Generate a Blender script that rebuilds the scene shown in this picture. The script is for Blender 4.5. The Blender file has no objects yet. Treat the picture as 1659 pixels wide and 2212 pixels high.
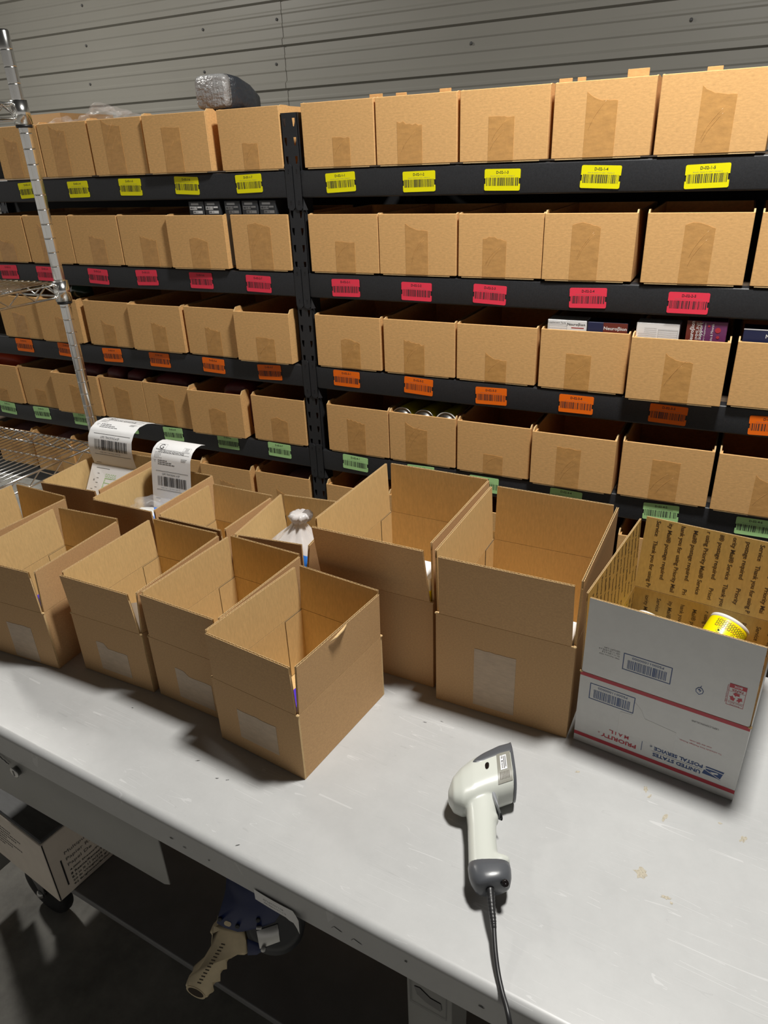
import bpy, bmesh, math, random
from mathutils import Vector, Matrix
from mathutils.geometry import tessellate_polygon
random.seed(7)
SC = bpy.context.scene
COL = SC.collection
PI = math.pi
ZT = 0.9                                   # height of the bench top above the floor; z below is measured from the bench top

# ------------------------------------------------------------------ camera, light, exposure
cd = bpy.data.cameras.new('camera')
cam = bpy.data.objects.new('camera', cd)
COL.objects.link(cam)
cd.sensor_fit = 'VERTICAL'
cd.sensor_height = 36.0
cd.sensor_width = 27.0
cd.lens = 25.006
cd.clip_start = 0.05
R0 = Vector((0.89836104, 0.43777935, -0.03600958))
R1 = Vector((-0.16598107, 0.41421882, 0.89491511))
R2 = Vector((-0.4066912, 0.79797995, -0.44478114))
cam.matrix_world = Matrix(((R0.x, R1.x, -R2.x, 0), (R0.y, R1.y, -R2.y, 0), (R0.z, R1.z, -R2.z, 1.0 + ZT), (0, 0, 0, 1)))
SC.camera = cam

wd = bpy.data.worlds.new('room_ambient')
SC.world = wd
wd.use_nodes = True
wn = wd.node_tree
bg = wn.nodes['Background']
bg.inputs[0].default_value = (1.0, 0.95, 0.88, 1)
# fill for upright faces, standing in for unseen warehouse: bright near eye level
tcw = wn.nodes.new('ShaderNodeTexCoord')
sx = wn.nodes.new('ShaderNodeSeparateXYZ')
wn.links.new(tcw.outputs['Generated'], sx.inputs[0])
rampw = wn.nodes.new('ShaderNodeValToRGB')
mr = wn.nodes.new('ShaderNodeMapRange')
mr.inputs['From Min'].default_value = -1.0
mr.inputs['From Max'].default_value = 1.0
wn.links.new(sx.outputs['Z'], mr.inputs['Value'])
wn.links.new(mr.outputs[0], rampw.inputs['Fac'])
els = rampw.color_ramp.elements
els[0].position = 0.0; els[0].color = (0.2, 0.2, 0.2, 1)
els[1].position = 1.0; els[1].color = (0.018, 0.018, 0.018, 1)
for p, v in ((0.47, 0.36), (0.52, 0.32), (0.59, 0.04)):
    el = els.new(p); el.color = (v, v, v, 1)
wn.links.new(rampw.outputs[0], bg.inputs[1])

def lamp(name, loc, power, sx, sy, color=(1.0, 0.95, 0.86)):
    l = bpy.data.lights.new(name, 'AREA')
    l.shape = 'RECTANGLE'
    l.size, l.size_y = sx, sy
    l.energy = power
    l.color = color
    o = bpy.data.objects.new(name, l)
    o.location = (loc[0], loc[1], loc[2] + ZT)
    COL.objects.link(o)
lamp('high_bay_lamp', (0.05, 1.25, 2.74), 102, 0.30, 0.30, (1.0, 0.975, 0.925))
lamp('high_bay_lamp_far', (-4.2, 2.0, 2.8), 85, 0.34, 0.34, (1.0, 0.965, 0.90))

SC.view_settings.view_transform = 'Standard'
SC.view_settings.look = 'None'
SC.view_settings.gamma = 1.0
SC.view_settings.use_curve_mapping = False
SC.view_settings.exposure = 0.0

# ------------------------------------------------------------------ materials
def mat(name, color, rough=0.6, metal=0.0, noise=None, bump=None, spec=0.5, coat=0.0, trans=0.0, alpha=1.0):
    m = bpy.data.materials.new(name)
    m.use_nodes = True
    nt = m.node_tree
    b = nt.nodes['Principled BSDF']
    b.inputs['Base Color'].default_value = (*color, 1)
    b.inputs['Roughness'].default_value = rough
    b.inputs['Metallic'].default_value = metal
    b.inputs['Specular IOR Level'].default_value = spec
    b.inputs['Coat Weight'].default_value = coat
    b.inputs['Transmission Weight'].default_value = trans
    b.inputs['Alpha'].default_value = alpha
    if noise or bump:
        tc = nt.nodes.new('ShaderNodeTexCoord')
    if noise:
        # noise = (scale xyz, amount, detail)
        mp = nt.nodes.new('ShaderNodeMapping')
        mp.inputs['Scale'].default_value = noise[0]
        nt.links.new(tc.outputs['Object'], mp.inputs['Vector'])
        n = nt.nodes.new('ShaderNodeTexNoise')
        n.inputs['Scale'].default_value = 1.0
        n.inputs['Detail'].default_value = noise[2]
        n.inputs['Roughness'].default_value = 0.65
        nt.links.new(mp.outputs[0], n.inputs['Vector'])
        r = nt.nodes.new('ShaderNodeValToRGB')
        a = noise[1]
        r.color_ramp.elements[0].position = 0.3
        r.color_ramp.elements[1].position = 0.7
        r.color_ramp.elements[0].color = (*[c * (1 - a) for c in color], 1)
        r.color_ramp.elements[1].color = (*[min(1, c * (1 + a)) for c in color], 1)
        nt.links.new(n.outputs['Fac'], r.inputs['Fac'])
        nt.links.new(r.outputs[0], b.inputs['Base Color'])
    if bump:
        # bump = (scale xyz, strength, distance)
        mp2 = nt.nodes.new('ShaderNodeMapping')
        mp2.inputs['Scale'].default_value = bump[0]
        nt.links.new(tc.outputs['Object'], mp2.inputs['Vector'])
        n2 = nt.nodes.new('ShaderNodeTexNoise')
        n2.inputs['Scale'].default_value = 1.0
        n2.inputs['Detail'].default_value = 3.0
        nt.links.new(mp2.outputs[0], n2.inputs['Vector'])
        bp = nt.nodes.new('ShaderNodeBump')
        bp.inputs['Strength'].default_value = bump[1]
        bp.inputs['Distance'].default_value = bump[2]
        nt.links.new(n2.outputs['Fac'], bp.inputs['Height'])
        nt.links.new(bp.outputs[0], b.inputs['Normal'])
    return m

KRAFT = (0.56, 0.345, 0.165)
M = {}
M['kraft'] = mat('kraft_board', KRAFT, 0.75, noise=((260, 260, 420), 0.11, 4), bump=((300, 300, 500), 0.12, 0.001), spec=0.25)
M['kraft_bin'] = mat('kraft_bin_board', (0.70, 0.41, 0.165), 0.75, noise=((90, 90, 230), 0.13, 5), bump=((150, 150, 300), 0.15, 0.001), spec=0.25)
M['kraft_in'] = mat('kraft_inner_liner', (0.64, 0.445, 0.205), 0.8, noise=((240, 240, 60), 0.09, 4), bump=((320, 320, 40), 0.12, 0.001), spec=0.2)
M['kraft_edge'] = mat('kraft_cut_edge', (0.62, 0.43, 0.21), 0.9, noise=((500, 500, 500), 0.15, 2))
M['kraft_us'] = mat('kraft_yellow_liner', (0.56, 0.375, 0.12), 0.8, noise=((200, 200, 60), 0.09, 4), spec=0.2)
M['white_board'] = mat('white_printed_board', (0.66, 0.66, 0.64), 0.45, noise=((40, 40, 40), 0.03, 3), spec=0.4)
M['tape_bin'] = mat('brown_packing_tape', (0.57, 0.305, 0.10), 0.22, noise=((30, 30, 90), 0.12, 3), bump=((60, 60, 45), 0.35, 0.003), spec=0.55)
M['tape_clear'] = mat('hazy_packing_tape', (0.50, 0.375, 0.255), 0.42, noise=((40, 40, 120), 0.12, 4), bump=((60, 60, 60), 0.25, 0.002), spec=0.45)
M['tape_white'] = mat('hazy_tape_on_white', (0.625, 0.62, 0.595), 0.25, bump=((90, 90, 60), 0.2, 0.002), spec=0.6)
M['rack'] = mat('black_powder_coat', (0.021, 0.022, 0.025), 0.42, noise=((300, 300, 300), 0.2, 2), bump=((420, 420, 420), 0.15, 0.0006), spec=0.5)
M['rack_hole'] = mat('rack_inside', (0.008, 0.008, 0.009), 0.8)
M['deck'] = mat('shelf_deck_board', (0.10, 0.07, 0.045), 0.85, noise=((50, 50, 50), 0.2, 3))
M['steel'] = mat('zinc_steel', (0.55, 0.55, 0.54), 0.35, 1.0)
M['chrome'] = mat('chrome_plate', (0.86, 0.86, 0.84), 0.20, 1.0)
M['black_plastic'] = mat('black_plastic', (0.015, 0.015, 0.016), 0.4)
M['rubber'] = mat('black_rubber', (0.018, 0.018, 0.02), 0.75)
M['paper'] = mat('white_paper', (0.80, 0.80, 0.80), 0.55, spec=0.3)
M['ink'] = mat('black_ink', (0.025, 0.025, 0.028), 0.6)
M['ink_grey'] = mat('grey_ink', (0.22, 0.22, 0.22), 0.6)
M['ink_green'] = mat('green_ink', (0.42, 0.62, 0.30), 0.6)
M['ink_blue'] = mat('postal_blue_ink', (0.022, 0.06, 0.19), 0.5)
M['ink_red'] = mat('postal_red_ink', (0.45, 0.035, 0.05), 0.5)
M['ink_board'] = mat('ink_on_kraft', (0.055, 0.036, 0.02), 0.7)
M['ink_carton'] = mat('ink_on_carton', (0.11, 0.10, 0.10), 0.6)
M['white_ink'] = mat('white_ink', (0.78, 0.78, 0.78), 0.5)
M['yellow'] = mat('yellow_label', (0.86, 0.80, 0.002), 0.5, spec=0.3)
M['red'] = mat('red_label', (0.90, 0.05, 0.095), 0.5, spec=0.3)
M['orange'] = mat('orange_label', (0.97, 0.17, 0.006), 0.5, spec=0.3)
M['green'] = mat('green_label', (0.47, 0.80, 0.34), 0.5, spec=0.3)
M['scan_white'] = mat('pale_scanner_plastic', (0.57, 0.59, 0.54), 0.28, spec=0.5)
M['scan_grey'] = mat('grey_scanner_plastic', (0.085, 0.09, 0.10), 0.30, spec=0.5)
M['scan_trig'] = mat('silver_trigger_plastic', (0.27, 0.28, 0.30), 0.30, spec=0.5)
M['scan_label'] = mat('taupe_rating_label', (0.24, 0.235, 0.20), 0.4)
M['window'] = mat('dark_window', (0.01, 0.008, 0.008), 0.08)
M['cream'] = mat('cream_plastic', (0.80, 0.66, 0.42), 0.4, noise=((40, 40, 40), 0.06, 2))
M['navy'] = mat('navy_enamel', (0.008, 0.02, 0.10), 0.35)
M['carton_white'] = mat('offwhite_carton', (0.78, 0.70, 0.61), 0.6, noise=((20, 20, 20), 0.04, 2))
M['carton_lid'] = mat('grey_carton_lid', (0.09, 0.095, 0.10), 0.5, noise=((8, 30, 8), 0.3, 3))
M['pack_grey'] = mat('grey_film', (0.33, 0.33, 0.33), 0.22, bump=((60, 60, 60), 0.8, 0.012), spec=0.7)
M['pack_dark'] = mat('dark_film', (0.035, 0.04, 0.048), 0.25, bump=((40, 40, 40), 0.5, 0.01), spec=0.6)
M['maroon'] = mat('maroon_pack', (0.12, 0.02, 0.022), 0.4)
M['pink'] = mat('pink_pack', (0.60, 0.34, 0.38), 0.5, noise=((40, 40, 40), 0.15, 3))
M['orange_red'] = mat('orange_red_pack', (0.75, 0.09, 0.03), 0.4)
M['box_dark'] = mat('near_black_carton', (0.03, 0.032, 0.036), 0.35)
M['box_navy'] = mat('navy_carton', (0.02, 0.025, 0.075), 0.35)
M['box_rust'] = mat('rust_carton', (0.16, 0.03, 0.02), 0.35)
M['box_violet'] = mat('violet_carton', (0.15, 0.035, 0.12), 0.35)
M['can_yellow'] = mat('yellow_can_lacquer', (0.84, 0.74, 0.0), 0.3)
M['can_red'] = mat('red_can_lacquer', (0.62, 0.03, 0.03), 0.3)
M['blue_print'] = mat('bright_blue_print', (0.03, 0.20, 0.72), 0.35)
M['violet_blue'] = mat('violet_blue_carton', (0.07, 0.03, 0.48), 0.35)
M['bottle_white'] = mat('white_bottle_plastic', (0.72, 0.72, 0.70), 0.3)
M['bottle_green'] = mat('dark_green_bottle', (0.03, 0.06, 0.04), 0.15, spec=0.7)
M['film'] = mat('clear_film', (0.95, 0.96, 0.97), 0.12, trans=0.0, alpha=0.13, spec=0.9, bump=((50, 50, 50), 0.8, 0.01))
M['frosted'] = mat('frosted_bag_film', (0.80, 0.77, 0.76), 0.25, alpha=0.72, spec=0.7, bump=((35, 35, 22), 0.35, 0.006))
M['floor'] = mat('dusty_concrete', (0.36, 0.35, 0.32), 0.75, noise=((6, 6, 6), 0.35, 6), bump=((60, 60, 60), 0.2, 0.003))
M['wall'] = mat('painted_steel_panel', (0.31, 0.30, 0.265), 0.42, noise=((1.5, 2, 2), 0.03, 3), spec=0.4)
M['wall_dark'] = mat('panel_fastener', (0.10, 0.10, 0.10), 0.5)
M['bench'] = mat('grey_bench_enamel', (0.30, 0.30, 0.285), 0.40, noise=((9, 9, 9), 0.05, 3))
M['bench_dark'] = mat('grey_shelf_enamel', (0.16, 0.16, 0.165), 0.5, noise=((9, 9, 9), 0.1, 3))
M['chip'] = mat('worn_paint_patch', (0.42, 0.38, 0.30), 0.8, noise=((400, 400, 400), 0.3, 3))
M['scuff'] = mat('dark_scuff', (0.06, 0.06, 0.06), 0.7)

def bench_top_material():
    m = mat('scratched_bench_top', (0.46, 0.465, 0.46), 0.36, spec=0.45)
    nt = m.node_tree
    b = nt.nodes['Principled BSDF']
    tc = nt.nodes.new('ShaderNodeTexCoord')
    base = nt.nodes.new('ShaderNodeTexNoise')
    base.inputs['Scale'].default_value = 14.0
    base.inputs['Detail'].default_value = 9.0
    base.inputs['Roughness'].default_value = 0.75
    nt.links.new(tc.outputs['Object'], base.inputs['Vector'])
    r = nt.nodes.new('ShaderNodeValToRGB')
    r.color_ramp.elements[0].position = 0.3
    r.color_ramp.elements[1].position = 0.7
    r.color_ramp.elements[0].color = (0.43, 0.434, 0.432, 1)
    r.color_ramp.elements[1].color = (0.475, 0.479, 0.476, 1)
    nt.links.new(base.outputs['Fac'], r.inputs['Fac'])
    col = r.outputs[0]
    # thin scratches: narrow level sets of stretched, distorted noise, broken up by a second noise
    for ang, sx, sy, tone, dist, wid, keep in ((0.45, 0.8, 30, 0.64, 0.05, 0.0022, 0.56), (-0.85, 1.2, 40, 0.62, 0.10, 0.0026, 0.55), (1.45, 1.0, 46, 0.36, 0.05, 0.0034, 0.57), (2.35, 1.5, 36, 0.63, 0.15, 0.0026, 0.57), (0.1, 4, 60, 0.60, 0.5, 0.003, 0.56), (1.2, 5, 70, 0.38, 0.4, 0.004, 0.58)):
        mp = nt.nodes.new('ShaderNodeMapping')
        mp.inputs['Rotation'].default_value = (0, 0, ang)
        mp.inputs['Scale'].default_value = (sx, sy, 1)
        nt.links.new(tc.outputs['Object'], mp.inputs['Vector'])
        n = nt.nodes.new('ShaderNodeTexNoise')
        n.inputs['Scale'].default_value = 1.0
        n.inputs['Detail'].default_value = 0.6
        n.inputs['Distortion'].default_value = dist
        nt.links.new(mp.outputs[0], n.inputs['Vector'])
        s = nt.nodes.new('ShaderNodeMath'); s.operation = 'SUBTRACT'; s.inputs[1].default_value = 0.5
        nt.links.new(n.outputs['Fac'], s.inputs[0])
        a = nt.nodes.new('ShaderNodeMath'); a.operation = 'ABSOLUTE'
        nt.links.new(s.outputs[0], a.inputs[0])
        lt = nt.nodes.new('ShaderNodeMath'); lt.operation = 'LESS_THAN'; lt.inputs[1].default_value = wid
        nt.links.new(a.outputs[0], lt.inputs[0])
        br = nt.nodes.new('ShaderNodeTexNoise')
        br.inputs['Scale'].default_value = 11 + 5 * dist
        nt.links.new(tc.outputs['Object'], br.inputs['Vector'])
        gt = nt.nodes.new('ShaderNodeMath'); gt.operation = 'GREATER_THAN'; gt.inputs[1].default_value = keep
        nt.links.new(br.outputs['Fac'], gt.inputs[0])
        mu = nt.nodes.new('ShaderNodeMath'); mu.operation = 'MULTIPLY'
        nt.links.new(lt.outputs[0], mu.inputs[0]); nt.links.new(gt.outputs[0], mu.inputs[1])
        mu2 = nt.nodes.new('ShaderNodeMath'); mu2.operation = 'MULTIPLY'; mu2.inputs[1].default_value = 0.42
        nt.links.new(mu.outputs[0], mu2.inputs[0])
        mx = nt.nodes.new('ShaderNodeMixRGB')
        mx.inputs[2].default_value = (tone, tone, tone, 1)
        nt.links.new(mu2.outputs[0], mx.inputs[0]); nt.links.new(col, mx.inputs[1])
        col = mx.outputs[0]
    nt.links.new(col, b.inputs['Base Color'])
    return m
M['bench_top'] = bench_top_material()

# ------------------------------------------------------------------ mesh building
TXT = {}
def text_mesh(s, bold):
    k = (s, bold)
    if k not in TXT:
        c = bpy.data.curves.new('t', 'FONT')
        c.body = s
        c.size = 1.0
        c.resolution_u = 2
        c.offset = bold
        o = bpy.data.objects.new('t', c)
        me = bpy.data.meshes.new_from_object(o)
        vs = [(v.co.x, v.co.y) for v in me.vertices]
        fs = [tuple(p.vertices) for p in me.polygons]
        bpy.data.objects.remove(o)
        bpy.data.curves.remove(c)
        bpy.data.meshes.remove(me)
        if not vs:
            TXT[k] = ([], [], 0, 0, 1, 1)
        else:
            xs = [v[0] for v in vs]; ys = [v[1] for v in vs]
            TXT[k] = (vs, fs, min(xs), min(ys), max(xs), max(ys))
    return TXT[k]

def frame(o, u, v, w):
    return Matrix(((u[0], v[0], w[0], o[0]), (u[1], v[1], w[1], o[1]), (u[2], v[2], w[2], o[2]), (0, 0, 0, 1)))

class MB:
    def __init__(s):
        s.v, s.f, s.m, s.sm, s.mats = [], [], [], [], []
    def mi(s, name):
        if name not in s.mats: s.mats.append(name)
        return s.mats.index(name)
    def add(s, vs, fs, m, T=None, smooth=False):
        b = len(s.v)
        for p in vs:
            p = Vector(p)
            s.v.append(T @ p if T is not None else p)
        for i, f in enumerate(fs):
            s.f.append(tuple(b + k for k in f))
            s.m.append(s.mi(m if isinstance(m, str) else m[i]))
            s.sm.append(smooth)
    def box(s, x0, x1, y0, y1, z0, z1, m, T=None):
        vs = [(x, y, z) for z in (z0, z1) for y in (y0, y1) for x in (x0, x1)]
        s.add(vs, [(0, 2, 3, 1), (4, 5, 7, 6), (0, 1, 5, 4), (2, 6, 7, 3), (0, 4, 6, 2), (1, 3, 7, 5)], m, T)
    def bev(s, x0, x1, y0, y1, z0, z1, r, m, T=None, seg=2, smooth=True):
        bm = bmesh.new()
        bmesh.ops.create_cube(bm, size=1.0)
        for v in bm.verts:
            v.co = Vector(((x0 + x1) / 2 + v.co.x * (x1 - x0), (y0 + y1) / 2 + v.co.y * (y1 - y0), (z0 + z1) / 2 + v.co.z * (z1 - z0)))
        bmesh.ops.bevel(bm, geom=bm.edges[:], offset=r, segments=seg, affect='EDGES', profile=0.5)
        s.bm(bm, m, T, smooth)
    def bm(s, bm, m, T=None, smooth=False):
        bm.verts.index_update()
        s.add([v.co.copy() for v in bm.verts], [tuple(v.index for v in f.verts) for f in bm.faces], m, T, smooth)
        bm.free()
    def prism(s, poly, w0, w1, m0, m1=None, ms=None, T=None, smooth=False):
        # poly in (u,v) counter-clockwise seen from +w ; m0 = face at w0, m1 = face at w1, ms = sides
        m1 = m1 or m0; ms = ms or m0
        n = len(poly)
        vs = [(u, v, w0) for u, v in poly] + [(u, v, w1) for u, v in poly]
        s.add(vs, [tuple(range(n - 1, -1, -1)), tuple(range(n, 2 * n))] + [(i, (i + 1) % n, n + (i + 1) % n, n + i) for i in range(n)], [m0, m1] + [ms] * n, T, smooth)
    def bevprism(s, poly, w0, w1, r, m, T=None, seg=3):
        bm = bmesh.new()
        a = [bm.verts.new((u, v, w0)) for u, v in poly]
        b = [bm.verts.new((u, v, w1)) for u, v in poly]
        n = len(poly)
        f0 = bm.faces.new(a[::-1]); f1 = bm.faces.new(b)
        for i in range(n): bm.faces.new((a[i], a[(i + 1) % n], b[(i + 1) % n], b[i]))
        ed = list(f0.edges) + list(f1.edges)
        bmesh.ops.bevel(bm, geom=ed, offset=r, segments=seg, affect='EDGES', profile=0.5)
        bmesh.ops.recalc_face_normals(bm, faces=bm.faces[:])
        s.bm(bm, m, T, True)
    def loft(s, rings, m, T=None, cap=True, smooth=True, closed=True):
        n = len(rings[0])
        vs = [p for r in rings for p in r]
        fs = []
        for i in range(len(rings) - 1):
            for k in range(n if closed else n - 1):
                a, b = i * n + k, i * n + (k + 1) % n
                fs.append((a, b, b + n, a + n))
        if cap:
            fs.append(tuple(range(n - 1, -1, -1)))
            fs.append(tuple(range((len(rings) - 1) * n, len(rings) * n)))
        s.add(vs, fs, m, T, smooth)
    def tube(s, pts, r, m, n=8, T=None, cap=True):
        pts = [Vector(p) for p in pts]
        rs = r if isinstance(r, (list, tuple)) else [r] * len(pts)
        rings = []
        up = None
        for i, p in enumerate(pts):
            t = (pts[min(i + 1, len(pts) - 1)] - pts[max(i - 1, 0)]).normalized()
            if up is None:
                up = Vector((0, 0, 1)) if abs(t.z) < 0.9 else Vector((1, 0, 0))
            a = t.cross(up).normalized()
            up = a.cross(t).normalized()
            rings.append([p + (a * math.cos(2 * PI * k / n) + up * math.sin(2 * PI * k / n)) * rs[i] for k in range(n)])
        s.loft(rings, m, T, cap)
    def lathe(s, prof, m, n=24, T=None, cap=True):
        s.loft([[(r * math.cos(2 * PI * k / n), r * math.sin(2 * PI * k / n), z) for k in range(n)] for r, z in prof], m, T, cap)
    def text(s, body, cu, cv, w, h, m, T, rot=0.0, bold=0.0, wz=0.0003):
        # fitted into a w x h box centred at (cu,cv); either w or h may be None to keep the letters' own aspect
        vs, fs, x0, y0, x1, y1 = text_mesh(body, bold)
        if not vs: return
        sy = (h / (y1 - y0)) if h else None
        sx = (w / (x1 - x0)) if w else sy
        sy = sy or sx
        mx, my = (x0 + x1) / 2, (y0 + y1) / 2
        c, q = math.cos(rot), math.sin(rot)
        out = []
        for x, y in vs:
            a, b = (x - mx) * sx, (y - my) * sy
            out.append((cu + c * a - q * b, cv + q * a + c * b, wz))
        s.add(out, fs, m, T)
    def rect(s, u0, u1, v0, v1, m, T, wz=0.0003):
        s.add([(u0, v0, wz), (u1, v0, wz), (u1, v1, wz), (u0, v1, wz)], [(0, 1, 2, 3)], m, T)
    def outline(s, u0, u1, v0, v1, t, m, T, wz=0.0003):
        s.rect(u0, u1, v0, v0 + t, m, T, wz); s.rect(u0, u1, v1 - t, v1, m, T, wz)
        s.rect(u0, u0 + t, v0 + t, v1 - t, m, T, wz); s.rect(u1 - t, u1, v0 + t, v1 - t, m, T, wz)
    def bars(s, u0, u1, v0, v1, m, T, seed=1, n=34, wz=0.0003):
        rg = random.Random(seed)
        ws = [rg.choice((1, 1, 1, 2, 2, 3)) for _ in range(2 * n - 1)]
        k = (u1 - u0) / sum(ws)
        u = u0
        for i, w in enumerate(ws):
            if i % 2 == 0: s.rect(u, u + w * k, v0, v1, m, T, wz)
            u += w * k
    def poly(s, pts, m, T, wz=0.0003):
        tris = tessellate_polygon([[Vector((p[0], p[1], 0)) for p in pts]])
        fs = []
        for t in tris:
            a, b, c = (Vector(pts[i]) for i in t)
            fs.append(t if (b - a).cross(c - a) > 0 else (t[0], t[2], t[1]))
        s.add([(p[0], p[1], wz) for p in pts], fs, m, T)
    def mesh(s, name):
        me = bpy.data.meshes.new(name)
        me.from_pydata([tuple(v) for v in s.v], [], s.f)
        for n in s.mats: me.materials.append(M[n])
        me.polygons.foreach_set('material_index', s.m)
        me.polygons.foreach_set('use_smooth', s.sm)
        me.update()
        return me
    def build(s, name, parent=None, label=None, loc=None, top=False):
        o = bpy.data.objects.new(name, s.mesh(name))
        COL.objects.link(o)
        if parent is not None: o.parent = parent
        if loc is not None: o.location = loc
        if label: o['label'] = label
        return o

def thing(name, label, cat, loc=(0, 0, 0), rz=0.0, group=None, rot=None):
    o = bpy.data.objects.new(name, None)
    o.empty_display_size = 0.03
    COL.objects.link(o)
    o.location = (loc[0], loc[1], loc[2] + ZT)
    o.rotation_euler = rot if rot else (0, 0, rz)
    o['label'] = label; o['category'] = cat
    if group: o['group'] = group
    return o
def solo(o, label, cat, loc=(0, 0, 0), rz=0.0, group=None):
    o.location = (loc[0], loc[1], loc[2] + ZT)
    o.rotation_euler = (0, 0, rz)
    o['label'] = label; o['category'] = cat
    if group: o['group'] = group
    return o
def struct(o, loc=(0, 0, 0)):
    o.location = (loc[0], loc[1], loc[2] + ZT)
    o['kind'] = 'structure'
    return o
FRONT = frame((0, 0, 0), (1, 0, 0), (0, 0, 1), (0, -1, 0))      # a vertical face looking towards the viewer (-y)
def front(x, y, z, lean=0.0):
    return Matrix.Translation((x, y, z)) @ Matrix.Rotation(lean, 4, 'X') @ FRONT
def ring(cx, cy, cz, a, b, n=20, e=2.0):
    out = []
    for k in range(n):
        t = 2 * PI * k / n
        c, q = math.cos(t), math.sin(t)
        out.append((cx + a * math.copysign(abs(c) ** (2 / e), c), cy + b * math.copysign(abs(q) ** (2 / e), q), cz))
    return out
# ------------------------------------------------------------------ the setting
def build_floor():
    b = MB(); b.box(-8, 5, -4.5, 4.4, -0.06, 0, 'floor')
    o = b.build('floor'); o.location = (0, 0, 0); o['kind'] = 'structure'
build_floor()

def build_wall():
    # horizontally ribbed steel siding in two lapped sheets; rib pitch 0.2236
    pitch, base = 0.2236, 1.397
    prof = [(-0.9, 0.0)]
    k0 = -10
    z = base + k0 * pitch
    prof = []
    for k in range(-10, 14):
        zb = base + k * pitch            # lower edge of a major rib
        prof += [(zb, 0.0), (zb + 0.009, -0.019), (zb + 0.036, -0.019), (zb + 0.050, 0.0),
                 (zb + 0.095, 0.0), (zb + 0.103, -0.004), (zb + 0.113, -0.004), (zb + 0.121, 0.0),
                 (zb + 0.160, 0.0), (zb + 0.168, -0.004), (zb + 0.178, -0.004), (zb + 0.186, 0.0)]
    b = MB()
    for x0, x1, off in ((-8.0, -2.737, -0.004), (-2.76, 5.0, 0.0)):
        vs, fs = [], []
        for zz, d in prof:
            vs += [(x0, 4.3 + d + off, zz), (x1, 4.3 + d + off, zz)]
        for i in range(len(prof) - 1):
            fs.append((2 * i, 2 * i + 1, 2 * i + 3, 2 * i + 2))
        n = len(vs)
        vs += [(x1, 4.3 + d + off + 0.004, zz) for zz, d in prof]
        for i in range(len(prof) - 1):
            fs.append((2 * i + 1, n + i, n + i + 1, 2 * i + 3))
        b.add(vs, fs, 'wall')
    for k in range(-1, 4):
        for x in (-4.35, -3.35, -2.80, -1.55, -0.45, 0.5):
            T = Matrix.Translation((x + 0.03 * k, 4.294, base + k * pitch + 0.14)) @ Matrix.Rotation(PI / 2, 4, 'X')
            b.lathe([(0.008, 0.0), (0.008, 0.003), (0.005, 0.006), (0.0, 0.0062)], 'wall_dark', 10, T)
    struct(b.build('wall_back'))
build_wall()

# ------------------------------------------------------------------ shelving rack
YS = 2.05
BEAM_Z = [0.977, 0.677, 0.371, 0.066, -0.238]
XP = [-3.79, -1.339, 1.13]                # left edge of each upright's front face
rack = thing('shelving_rack', 'black steel shelving rack of two bays, full of cardboard bins', 'shelving', (-1.31, YS, -0.9))
def rl(x, y, z): return (x + 1.31, y - YS, z + 0.9)
def upright(x0, y0, zt):
    # channel post: perforated front face with two columns of teardrop slots, two side flanges
    b = MB()
    W, D, P = 0.058, 0.055, 0.0508
    T = front(*rl(x0, y0, -0.9))
    n = int((zt + 0.9) / P)
    def tear(cx, cv, sg):
        pts = [(-0.0046, 0.011), (0.0046, 0.011), (0.0042, 0.001), (0.0014, -0.011), (-0.0014, -0.011)]
        return [(cx + sg * p[0] + (0.0012 * sg if p[1] > 0 else 0), cv + p[1]) for p in pts]
    cell = [(0, 0), (W, 0), (W, P), (0, P)]
    h1, h2 = tear(0.0135, P * 0.5, -1), tear(0.0435, P * 0.5, 1)
    loops = [[Vector((p[0], p[1], 0)) for p in l] for l in (cell, h1, h2)]
    tris = tessellate_polygon(loops)
    flat = [p for l in loops for p in l]
    for i in range(n):
        b.add([(p.x, p.y + i * P, 0) for p in flat], [tuple(t) for t in tris], 'rack', T)
    H = n * P
    b.box(0, W, 0, H, -0.0005, 0.0, 'rack', T) if False else None
    for u0 in (0, W - 0.002):
        b.box(u0, u0 + 0.002, 0, H, -D, 0.0, 'rack', T)
    for i in range(n):                     # small square slots down the right flange
        for uu in (W + 0.0002,):
            b.add([(uu, i * P + 0.02, -0.030), (uu, i * P + 0.034, -0.030), (uu, i * P + 0.034, -0.020), (uu, i * P + 0.02, -0.020)], [(0, 1, 2, 3)], 'rack_hole', T)
    return b
for x in XP:
    for y in (YS, YS + 0.86):
        upright(x, y, 1.148).build('upright_post', rack)

CODES = {
 'D-02-1': [(-1.144, 0.941), (-0.889, 0.938), (-0.644, 0.937), (-0.384, 0.938), (-0.132, 0.934)],
 'D-02-2': [(-1.147, 0.636), (-0.902, 0.634), (-0.67, 0.635), (-0.389, 0.637), (-0.132, 0.635)],
 'D-02-3': [(-1.164, 0.339), (-0.9, 0.339), (-0.656, 0.331), (-0.396, 0.333), (-0.141, 0.331), (0.114, 0.328)],
 'D-02-4': [(-1.149, 0.034), (-0.896, 0.035), (-0.671, 0.03), (-0.403, 0.028), (-0.121, 0.029), (0.131, 0.028)],
 'D-03-1': [(-2.484, 0.941), (-2.226, 0.94), (-1.977, 0.943), (-1.728, 0.943), (-1.477, 0.944)],
 'D-03-2': [(-2.709, 0.642), (-2.496, 0.641), (-2.216, 0.639), (-1.974, 0.642), (-1.725, 0.64), (-1.482, 0.637)],
 'D-03-3': [(-2.731, 0.342), (-2.478, 0.34), (-2.227, 0.338), (-1.983, 0.338), (-1.724, 0.338), (-1.476, 0.334)],
 'D-03-4': [(-2.953, 0.04), (-2.732, 0.04), (-2.485, 0.04), (-2.219, 0.04), (-1.98, 0.037), (-1.707, 0.038), (-1.47, 0.038)],
}
COLOR = ['yellow', 'red', 'orange', 'green']
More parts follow.
